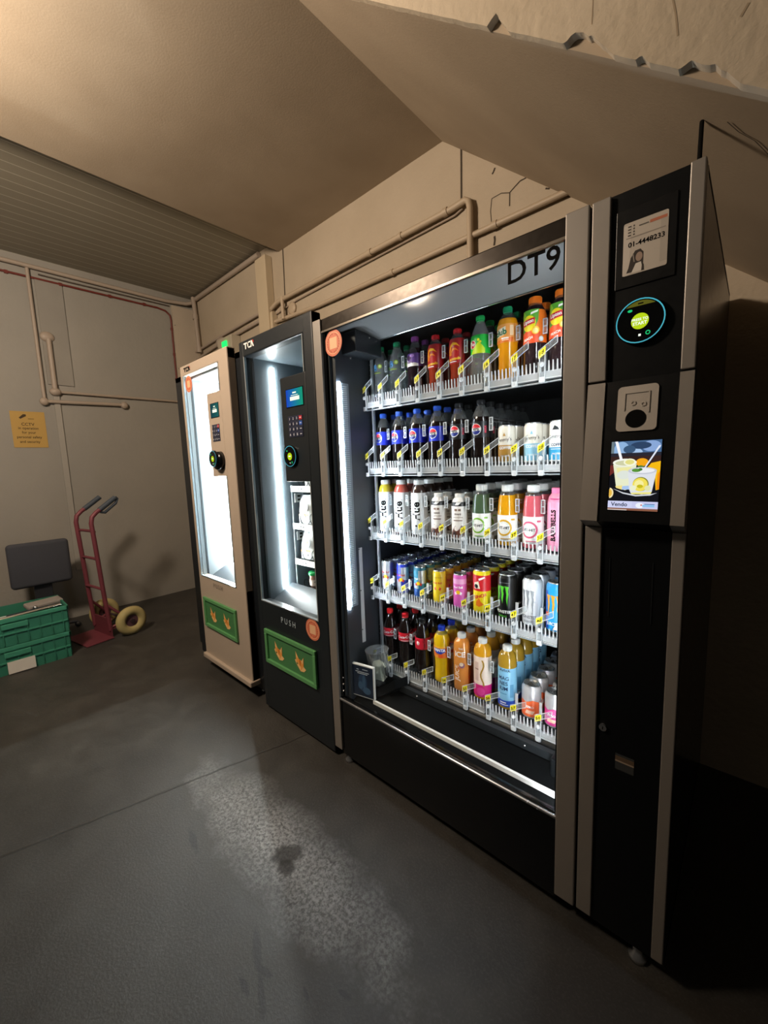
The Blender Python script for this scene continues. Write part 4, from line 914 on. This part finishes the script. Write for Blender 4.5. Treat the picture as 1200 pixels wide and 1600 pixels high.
s.fell(fr, .0, -.005, .022, .04, BL2, .0003); s.fell(fr, .006, .0, .008, .03, BL, .0005); s.fell(fr, -.012, -.02, .012, .018, BL, .0005); s.fell(fr, .02, -.04, .02, .016, BL, .0005)
for x0, x1, z in ((-.03, -.018, .05), (.0, .028, .053), (-.036, .034, .04), (-.026, .026, .033)): s.frect(fr, x0, x1, z, z+.003, M('#c9d4dd', .5, key='card_print'), .0005)
s.build('printed_face', t, False)

# ------------------------------------------------------------------ the two slim snack machines
def flap(V, x0, x1, z0, z1):
    GR = M('#5b9a62', .4, key='flap_green'); GD = M('#477f50', .45, key='flap_green_panel')
    s = MB(); w = .022
    for a in ((x0, x1, z0, z0+w), (x0, x1, z1-w, z1), (x0, x0+w, z0+w, z1-w), (x1-w, x1, z0+w, z1-w)): s.box(a[0], a[1], -.014, 0, a[2], a[3], GR, .003)
    q = s.build('push_flap', V)
    MB().box(x0+w, x1-w, -.004, .002, z0+w, z1-w, GD).build('panel', q)
    o1, o2, o3 = M('#f0a24a', .5, key='badge_orange'), M('#f7c987', .5, key='badge_cream'), M('#cf7a2a', .5, key='badge_rust')
    for cx in (x0+.28*(x1-x0), x0+.70*(x1-x0)):
        fr = plane_frame((cx, -.0045, (z0+z1)/2-.005)); b = MB()
        b.fpoly(fr, [(-.036, .05), (-.012, .018), (-.016, -.008), (-.034, -.006)], o1, .0005); b.fpoly(fr, [(-.036, .05), (-.03, .02), (-.012, .018)], o2, .0012)
        b.fpoly(fr, [(-.012, .018), (.016, .012), (.03, .036), (.026, -.012), (.0, -.044), (-.03, -.018), (-.016, -.008)], o1, .0008)
        b.fpoly(fr, [(-.012, .018), (.008, .008), (.0, -.02)], o3, .0015); b.fpoly(fr, [(.008, .008), (.03, .036), (.022, -.002)], o2, .0015)
        b.fpoly(fr, [(.0, -.044), (.026, -.012), (.046, -.024), (.028, -.04)], o2, .0012); b.fpoly(fr, [(-.044, .004), (-.03, .01), (-.03, -.018)], o2, .0012); b.fpoly(fr, [(-.016, -.01), (.004, -.022), (.0, -.044), (-.026, -.018)], o2, .0011)
        b.build('badge', q, False)
def snack_machine(name, label, X0, X1, ztop, zbot, wz0, col, colin, inner_rough, led, cabx0, cabx1):
    """front faces -Y at y = 0; local origin at the floor under the door's left edge"""
    V = thing(name, label, 'vending machine', (X0, 0, 0)); w = X1-X0
    D = col; lx, rx = .042, w-.066     # window stiles
    wt = 1.908; px = w-.252; pz0, pz1 = 1.283+(.0 if X0 > -2.2 else .027), 1.753+(.0 if X0 > -2.2 else .035)
    if X0 < -2.2: px = w-.275; rx = w-.107; wt = 1.938; lx = .038
    b = MB()
    b.box(0, lx, 0, .05, zbot, ztop, D, .006); b.box(rx, w, 0, .05, zbot, ztop, D, .006); b.box(0, w, 0.0005, .05, wt, ztop, D, .006); b.box(0, w, .0005, .05, zbot, wz0, D, .006)
    b.build('door', V)
    b = MB(); b.box(px, rx+.004, -.001, .06, pz0, pz1, D, .004); b.build('control_panel', V)
    b = MB()
    for a in ((lx, lx+.006, wz0, wt), (rx-.006, rx, pz1, wt), (rx-.006, rx, wz0, pz0)): b.box(a[0], a[1], -.002, .01, a[2], a[3], M('#c7d2d8', .2, .6, key='window_trim'))
    b.box(lx, rx, -.003, .012, wz0, wz0+.005, MATS['window_trim'])
    b.build('window_trim', V)
    b = MB(); b.box(lx, rx, .012, .016, wz0, wt, GLASS); b.build('glass_pane', V)
    c0, c1 = cabx0-X0, cabx1-X0; K_ = M('#171b20', .4, key='cabinet_charcoal'); ct = ztop-.03
    b = MB(); b.box(c0, min(c0+.03, .004), .06, .9, .1, ct, K_); b.box(max(c1-.03, w-.04), c1, .06, .9, .1, ct, K_); b.box(c0, c1, .88, .9, .1, ct, K_); b.box(c0, c1, .05, .9, ct-.03, ct, K_); b.box(c0, c1, .06, .9, .03, .12, K_)
    b.box(c0, .0, .05, .07, .1, ct, K_); b.box(w, c1, .05, .07, .1, ct, K_)
    b.build('cabinet', V)
    I = colin; b = MB(); lw = .045 if X0 > -2.2 else .043; ly_ = .150 if X0 > -2.2 else .19
    b.box(lw-.006, lw, .05, .6, .5, ct-.035, I); b.box(w-.05, w-.044, .05, .6, .5, ct-.035, I); b.box(.006, w-.044, .6, .606, .5, ct-.035, I); b.box(.006, w-.044, .05, .6, ct-.045, ct-.035, I); b.box(.006, w-.044, .05, .6, .5, .51, I)
    b.prism([(.012, .06, wz0-.02), (.012, .2, wz0+.05), (.012, .2, wz0+.04), (.012, .06, wz0-.03)], (w-.06, 0, 0), M('#3a4046', .35, key='chute_grey'))
    b.build('liner', V)
    b = MB(); b.box(lw+.001, lw+.010, ly_, ly_+.013, .645, 1.875, led); b.build('led_strip', V)
    if X0 < -2.2: MB().box(lx, lw, .014, .038, wz0, wt, I).build('door_lining', V)
    b = MB(); b.box(lw, lw+.002, .040, .052, .62, ct-.06, M('#30363b', .4, key='seal_dark')); b.build('door_seal', V)
    for k, x in enumerate((.03, w-.03)):
        f = MB(); f.lathe([(0, 0), (.02, 0), (.02, .01), (.011, .018), (.011, .06)], STEEL, 14, cx=x, cy=.09); f.build('foot', V)
    return V, w
BLT = M('#1b2126', .38, key='snack_black'); CRM = M('#b3a596', .42, key='snack_cream')
SCR_B = EMIT('#2a6ed8', .9); SCR_G = EMIT('#1f9c86', .9); SCR_W = EMIT('#f3fbe0', 1.2)
def screen(V, x0, x1, z0, z1, a, bcol):
    q = MB().box(x0-.003, x1+.003, -.003, 0, z0-.003, z1+.003, BLKG).build('display', V)
    fr = plane_frame((0, -.0035, 0)); s = MB(); n = 8
    for i in range(n):
        t = i/(n-1); ca, cb_ = lin(a), lin(bcol); c = tuple(ca[k]*(1-t)+cb_[k]*t for k in range(3))
        key = 'scr_%s_%s_%d' % (a, bcol, i)
        s.frect(fr, x0+(x1-x0)*i/n, x0+(x1-x0)*(i+1)/n, z0, z1, EMIT(c, .8, key=key))
    xm, zm = (x0+x1)/2, (z0+z1)/2; w, h = x1-x0, z1-z0
    s.frect(fr, xm-.26*w, xm+.3*w, zm-.16*h, zm+.06*h, SCR_W, .0003); s.frect(fr, xm-.1*w, xm+.12*w, zm+.24*h, zm+.32*h, SCR_W, .0003); s.frect(fr, xm-.2*w, xm+.22*w, zm+.12*h, zm+.15*h, SCR_W, .0003)
    s.build('screen', q, False)
def tcn(V, x, z, mat, h=.030):
    s = MB(); fr = plane_frame((x, -.0015, z)); s.frect(fr, -.046, -.012, h*.28, h*.5, mat); s.fpoly(fr, [(-.033, -h*.5), (-.024, -h*.5), (-.024, h*.28), (-.033, h*.28)], mat)
    for a in ((-.01, .02, h*.28, h*.5), (-.01, .02, -h*.5, -h*.28), (-.01, -.002, -h*.5, h*.5)): s.frect(fr, *a, mat)
    s.fpoly(fr, [(.02, -h*.5), (.028, -h*.5), (.032, h*.5), (.024, h*.5)], mat, .0002); s.fpoly(fr, [(.024, h*.5), (.034, h*.5), (.05, -h*.5), (.04, -h*.5)], mat, .0003)
    s.fpoly(fr, [(.038, h*.5), (.046, h*.5), (.05, h*.1), (.045, h*.1)], M('#d23a2a', .5), .0004)
    s.build('logo', V, False)
LED2 = EMIT('#f4f8f6', 110.0, key='led_black_machine'); LED1 = EMIT('#f6f8f4', 640.0, key='led_white_machine')
# black machine
V2, w2 = snack_machine('vending_machine', 'slim black snack vending machine with a green push flap, between two others', -1.97, -1.37, 1.985, .02, .64, BLT, M('#59656d', .45, key='liner_blue_grey'), .4, LED2, -1.975, -1.37)
ox = 1.97
screen(V2, -1.577+ox, -1.454+ox, 1.618, 1.693, '#2558d0', '#20a586'); keypad(V2, -1.573+ox, -1.466+ox, 1.483, 1.577); reader(V2, (-1.564+ox, 1.399), .047)
tcn(V2, -1.87+ox, 1.955, WHITE)
s = MB(); fr = plane_frame((-1.687+ox, -.0015, .574)); s.ftext(fr, 'P U S H', .042, 0, 0, M('#9fb0ba', .5, key='push_grey'), 0, .012, sx=.95); s.build('lettering', V2, False)
sticker(V2, (-1.486+ox, .589), .053); flap(V2, -1.908+ox, -1.466+ox, .30, .49)
WSH = M('#e9eef0', .4, key='price_strip'); DK = M('#20252a', .5, key='price_print')
for k, zs in enumerate((1.232, 1.022, .818, .642)):
    b = MB(); b.box(.06, w2-.05, .225, .58, zs-.015, zs-.008, M('#8d979d', .4, .4, key='snack_shelf')); b.box(.06, w2-.05, .218, .225, zs-.02, zs+.012, WSH)
    fr = plane_frame((0, .2175, zs-.004))
    for x in (.125, .15, .30, .33): b.frect(fr, x, x+.018, -.006, .006, DK, .0003)
    sh = b.build('snack_shelf', V2)
    for x in (.125, .215, .33):      # wire spirals
        pts = [(x+.036*math.cos(t*2*PI), .235+.03*t, zs+.035+.036*math.sin(t*2*PI)) for t in [i/14 for i in range(14*6)]]
        c = MB().tube(pts, .0016, INK, 6); c.build('wire_spiral', sh)
b = MB(); b.box(.056, .062, .222, .23, .60, 1.25, M('#aab6bc', .3, .5, key='shelf_upright')); b.build('shelf_upright', V2)
for zt in (1.20, .985):
    b = MB(); b.box(.072, .074, .232, .29, zt-.05, zt, WSH)
    for z in (zt-.015, zt-.035): b.box(.0715, .0745, .25, .268, z-.005, z+.005, INK)
    b.build('bracket', V2)
def packet(label, loc, w, h, cols, rz, tilt):
    t = thing('snack_packet', label, 'snack packet', loc, rz); t.rotation_euler = (tilt, 0, rz)
    s = MB(); nx, nz = 12, 14; V = []
    for sgn in (1, -1):
        for j in range(nz+1):
            for i in range(nx+1):
                u, v = i/nx, j/nz; puff = (math.sin(PI*u)**.6)*(math.sin(PI*max(0, min(1, (v-.06)/.88)))**.6)*.02
                V.append(((u-.5)*w, sgn*puff+.0015*math.sin(v*23+u*9), v*h))
    F = []; n1 = (nx+1)*(nz+1)
    for k in range(2):
        for j in range(nz):
            for i in range(nx): a = k*n1+j*(nx+1)+i; F.append((a, a+1, a+nx+2, a+nx+1))
    s.add(V, F, M(cols[0], .25, .2), True)
    s.build('bag', t)
    fr = plane_frame((0, -.024, h*.5)); d = MB()
    d.fell(fr, 0, .01, w*.26, h*.16, M(cols[1], .4)); d.frect(fr, -w*.3, w*.3, -h*.22, -h*.16, M(cols[2], .4), .0004); d.fell(fr, w*.05, .02, w*.12, h*.08, M(cols[2], .4), .0006)
    d.build('print', t, False)
packet('silver snack packet on the upper visible shelf of the black machine', (-1.845, .262, 1.027), .12, .165, ('#d9e0e4', '#f4f6f7', '#d9c05a'), .1, -.12)
packet('white and blue snack packet on the upper visible shelf of the black machine', (-1.722, .275, 1.027), .10, .155, ('#c9d4da', '#6d8fae', '#2b4a66'), .0, -.12)
packet('white and yellow snack packet on the middle shelf of the black machine', (-1.845, .262, .823), .12, .165, ('#dfe8ea', '#bcdce6', '#e0a92a'), .1, -.12)
packet('blue snack packet on the middle shelf of the black machine', (-1.722, .275, .823), .10, .15, ('#9fb8cf', '#4f78b0', '#e6edf2'), .0, -.12)
packet('silver snack packet at the top shelf edge of the black machine', (-1.80, .275, 1.237), .11, .15, ('#cfd7db', '#aab5bb', '#e6e9ea'), .0, -.1)
t = thing('snack_pot', 'snack pot with green lid on the lowest shelf of the black machine', 'snack pot', (-1.80, .262, .643))
MB().lathe([(.0, 0), (.02, 0), (.0265, .10), (.028, .104)], M('#d8a893', .5, key='pot_pink'), 24).build('pot', t)
MB().lathe([(.031, .10), (.032, .112), (.028, .118), (.0, .119)], M('#1fa85a', .4, key='lid_green'), 24).build('lid', t)
MB().lathe([(.0262, .04), (.0285, .075)], M('#efe6e0', .5, key='pot_label'), 24).build('paper_band', t)
# white machine
V1, w1 = snack_machine('vending_machine', 'slim cream vending machine with an empty bright white interior, furthest left', -2.72, -2.10, 2.0, .08, .655, CRM, M('#cddbe4', .5, key='liner_white'), .5, LED1, -2.93, -1.985)
ox = 2.72
screen(V1, -2.335+ox, -2.238+ox, 1.648, 1.724, '#1d4a52', '#2a6a66'); keypad(V1, -2.334+ox, -2.245+ox, 1.512, 1.607)
b = MB(); b.lathe([(.0, .0), (.054, .0), (.05, .03), (.0, .03)], BLKG, 24); hs = b.build('reader_housing', V1); hs.rotation_euler = (PI/2, 0, 0); hs.location = (-2.262+ox, 0, 1.40)
reader(V1, (-2.275+ox, 1.412), .045, plane_frame((-2.275+ox, -.034, 1.412)))
tcn(V1, -2.615+ox, 1.970, INK, .026)
s = MB(); fr = plane_frame((-2.447+ox, -.0015, .617)); s.ftext(fr, 'P U S H', .042, 0, 0, M('#8a7f74', .5, key='push_brown'), 0, .012, sx=.95); s.build('lettering', V1, False)
sticker(V1, (-2.604+ox, 1.88), .049); flap(V1, -2.662+ox, -2.225+ox, .315, .515)
MB().box(-.006, w1+.006, -.018, .05, .075, .108, CRM, .006).build('base_lip', V1)

# ------------------------------------------------------------------ red hand truck by the left wall
hang = math.atan2(.2, .98)
HT = thing('hand_truck', 'red metal hand truck with yellow tyres standing by the left wall', 'hand truck', (-3.985, -.32, 0), hang)
REDP = M('#733741', .5, .1, key='truck_red'); TYR = M('#aea06c', .7, key='tyre_yellow'); GRIP = M('#3a4450', .6, key='grip_grey')
fm = MB()
for s_ in (-1, 1):
    x = .13*s_
    fm.tube([(x, .0, .06), (x, -.02, .4), (x, -.035, .75), (x, -.045, .96), (x, -.035, 1.01), (x, .0, 1.045), (x, .03, 1.065)], .0165, REDP, 12)
fm.build('frame', HT)
for s_ in (-1, 1):
    g = MB(); x = .13*s_
    g.tube([(x, .025, 1.062), (x, .15, 1.15)], .02, GRIP, 12)
    if s_ > 0: g.tube([(x, .03, 1.045), (x, .06, 1.035), (x, .15, 1.105), (x, .165, 1.14), (x, .15, 1.155)], .011, GRIP, 10)
    g.build('grip', HT)
for z in (.42, .665, .89): MB().tube([(-.13, -.03, z), (-.06, -.034, z+.006), (.06, -.034, z+.006), (.13, -.03, z)], .011, REDP, 10).build('crossbar', HT)
MB().tube([(-.23, .12, .12), (.23, .12, .12)], .011, M('#4a3a3c', .5, .4), 10).build('axle', HT)
for s_ in (-1, 1):
    b = MB()
    b.tube([(.13*s_, -.01, .28), (.17*s_, .115, .135)], .011, REDP, 8); b.tube([(.13*s_, .0, .08), (.16*s_, .12, .12)], .012, REDP, 8); b.box(.13*s_-.02, .13*s_+.02, -.01, .13, .07, .075, REDP)
    b.build('axle_bracket', HT)
b = MB(); b.prism([(-.18, -.2, .004), (.18, -.2, .004), (.18, .0, .004), (-.18, .0, .004)], (0, 0, .006), REDP); b.box(-.15, .15, -.004, .004, .004, .16, REDP); b.build('toe_plate', HT)
for s_ in (-1, 1):
    x = .225*s_; t_ = MB(); R_, r_ = .083, .037; V = []; F = []; n1, n2 = 32, 12
    for i in range(n1):
        for j in range(n2):
            a, q = 2*PI*i/n1, 2*PI*j/n2; rr = R_+r_*math.cos(q)
            V.append((x+r_*.95*math.sin(q), .12+rr*math.cos(a), .12+rr*math.sin(a)))
            F.append((i*n2+j, i*n2+(j+1) % n2, ((i+1) % n1)*n2+(j+1) % n2, ((i+1) % n1)*n2+j))
    t_.add(V, F, TYR, True); w_ = t_.build('wheel', HT)
    h = MB(); h.tube([(x-.02, .12, .12), (x+.012, .12, .12)], .05, M('#6a4a52', .5, .3, key='hub_plum'), 24); h.tube([(x-.03, .12, .12), (x+.03, .12, .12)], .018, M('#4a3a3c', .5, .4), 14); h.build('hub', w_)

# ------------------------------------------------------------------ green crates, their contents and the chair behind
GC = M('#3c8a70', .5, key='crate_green'); GCD = M('#2f7660', .55, key='crate_green_wall')
def crate(label, loc, rz, H=.195):
    V = thing('plastic_crate', label, 'crate', loc, rz, 'stacked green crates'); w, d = .4, .6
    b = MB()
    b.box(-w/2+.01, w/2-.01, -d/2+.01, d/2-.01, 0, .008, GCD)
    t = .006
    for sx in (-1, 1):
        x = sx*(w/2-.012); b.box(x-t/2, x+t/2, -d/2+.012, d/2-.012, 0, H, GCD)
        for k in range(9): y = -d/2+.04+k*(d-.08)/8; b.box(x+sx*t/2, x+sx*(t/2+.008), y-.003, y+.003, .012, H-.03, GCD)
        b.box(x+sx*t/2, x+sx*(t/2+.009), -d/2+.012, d/2-.012, H*.42, H*.47, GC)
    for sy in (-1, 1):
        y = sy*(d/2-.012); b.box(-w/2+.012, w/2-.012, y-t/2, y+t/2, 0, H, GCD)
        for k in range(6): x = -w/2+.04+k*(w-.08)/5; b.box(x-.003, x+.003, y+sy*t/2, y+sy*(t/2+.008), .012, H-.03, GCD)
    b.build('body', V)
    r = MB()
    for sx in (-1, 1): r.box(sx*(w/2-.014), sx*w/2, -d/2, d/2, H-.03, H, GC, .003)
    for sy in (-1, 1): r.box(-w/2, w/2, sy*(d/2-.014), sy*d/2, H-.03, H, GC, .003)
    r.build('rim', V)
    for sx in (-1, 1): MB().box(sx*(w/2-.011), sx*(w/2+.004), -.07, .07, H-.075, H-.04, GC, .003).build('handle', V)
    return V
CCX, CCY = -3.895, -.875
crate('green plastic crate at the bottom of the stack, white label on its side', (CCX, CCY, 0), 0)
crate('green plastic crate on top of the stack, filled with tools', (CCX+.003, CCY+.004, .199), 0)
o = MB().box(0, .0015, -.075, .07, .0, .085, M('#d9d5cb', .7, key='paper_label')).build('paper_label'); o.location = (-3.6835, -.862, .008); o.rotation_euler = (0, 0, 0)
tag(o, 'white paper label stuck low on the lower green crate', 'label')
def blade(name, label, cat, p0, p1, r, mat): o = MB().tube([p0, p1], r, mat, 10).build(name); tag(o, label, cat); return o
o = MB().box(-.05, .05, -.11, .11, 0, .035, M('#8b8580', .8, key='rag_grey'), .012).build('folded_cloth'); o.location = (-3.935, -.68, .372); o.rotation_euler = (0, .15, .2); tag(o, 'grey folded cloth in the top crate', 'cloth')
blade('metal_tube', 'shiny metal tube lying in the top crate', 'tube', (-3.78, -.98, .37), (-3.79, -.6, .385), .014, CHROME)
blade('metal_tube', 'dark metal tube lying across the top crate beside the shiny one', 'tube', (-3.83, -1.0, .36), (-3.82, -.62, .375), .02, M('#2e3a48', .3, .6))
o = MB().ball((0, 0, 0), .016, CHROME).build('metal_knob'); o.location = (-3.835, -.74, .392); tag(o, 'small round metal knob in the top crate', 'knob')  # a round knob lying loose in the crate
o = MB().box(-.02, .02, -.03, .03, 0, .012, M('#c4d8cf', .4)).build('plastic_clip'); o.location = (-3.80, -.93, .372); tag(o, 'pale plastic clip at the left of the top crate', 'clip')
CH = thing('office_chair', 'dark grey padded chair back on a post behind the green crates', 'chair', (-4.36, -.62, 0))
FAB = M('#3e4149', .95, key='chair_fabric'); BP = M('#24262b', .5, key='chair_plastic')
MB().box(-.035, .035, -.2, .2, .44, .81, FAB, .03).build('backrest', CH)
MB().box(-.045, -.015, -.06, .06, .24, .5, BP, .006).build('back_post', CH)
b = MB(); b.tube([(-.03, 0, .03), (-.03, 0, .28)], .025, BP, 14); b.build('stem', CH)
b = MB()
for k in range(5):
    a = 2*PI*k/5+.3; b.tube([(-.03, 0, .07), (-.03+.2*math.cos(a), .2*math.sin(a), .05)], .014, BP, 8); b.ball((-.03+.2*math.cos(a), .2*math.sin(a), .025), .025, BP, seg=10)
b.build('star_base', CH)

# ------------------------------------------------------------------ light
def lamp(name, kind, loc, energy, col, size=.3, target=None, spread=None):
    l = bpy.data.lights.new(name, kind); l.energy = energy; l.color = col
    if kind == 'AREA': l.size = size; l.shape = 'DISK'
    if kind == 'POINT': l.shadow_soft_size = size
    if spread: l.spread = spread
    o = bpy.data.objects.new(name, l); COL.objects.link(o); o.location = loc
    if target: o.rotation_euler = (Vector(target)-Vector(loc)).to_track_quat('-Z', 'Y').to_euler()
    return o
sp = lamp('ceiling_lamp', 'SPOT', (-2.09, -1.6, 2.79), 222, (1.0, .80, .61), .10, (-2.44, -.7, 2.81))
sp.data.shadow_soft_size = .17; sp.data.spot_size = math.radians(176); sp.data.spot_blend = .35
w = bpy.data.worlds.new('dim_yard'); SC.world = w; w.use_nodes = True
bg = w.node_tree.nodes['Background']; bg.inputs[0].default_value = (1.0, .86, .70, 1); bg.inputs[1].default_value = .04

# ------------------------------------------------------------------ camera
cam = bpy.data.cameras.new('camera'); co = bpy.data.objects.new('camera', cam); COL.objects.link(co)
yaw, pit, roll = .7442, -.1212, -.0364
f = Vector((-math.sin(yaw)*math.cos(pit), math.cos(yaw)*math.cos(pit), math.sin(pit)))
r0 = Vector((math.cos(yaw), math.sin(yaw), 0)); u0 = r0.cross(f)
r2 = math.cos(roll)*r0+math.sin(roll)*u0; u2 = -math.sin(roll)*r0+math.cos(roll)*u0
mw = Matrix.Identity(4)
for i in range(3): mw[i][0] = r2[i]; mw[i][1] = u2[i]; mw[i][2] = -f[i]
mw.translation = (0, -1.0914, 1.3531)
co.matrix_world = mw
cam.sensor_fit = 'VERTICAL'; cam.sensor_height = 36.0; cam.lens = 628.34*36.0/1600.0
cam.clip_start = .05; cam.clip_end = 60
SC.camera = co
VT.exposure = 0.0
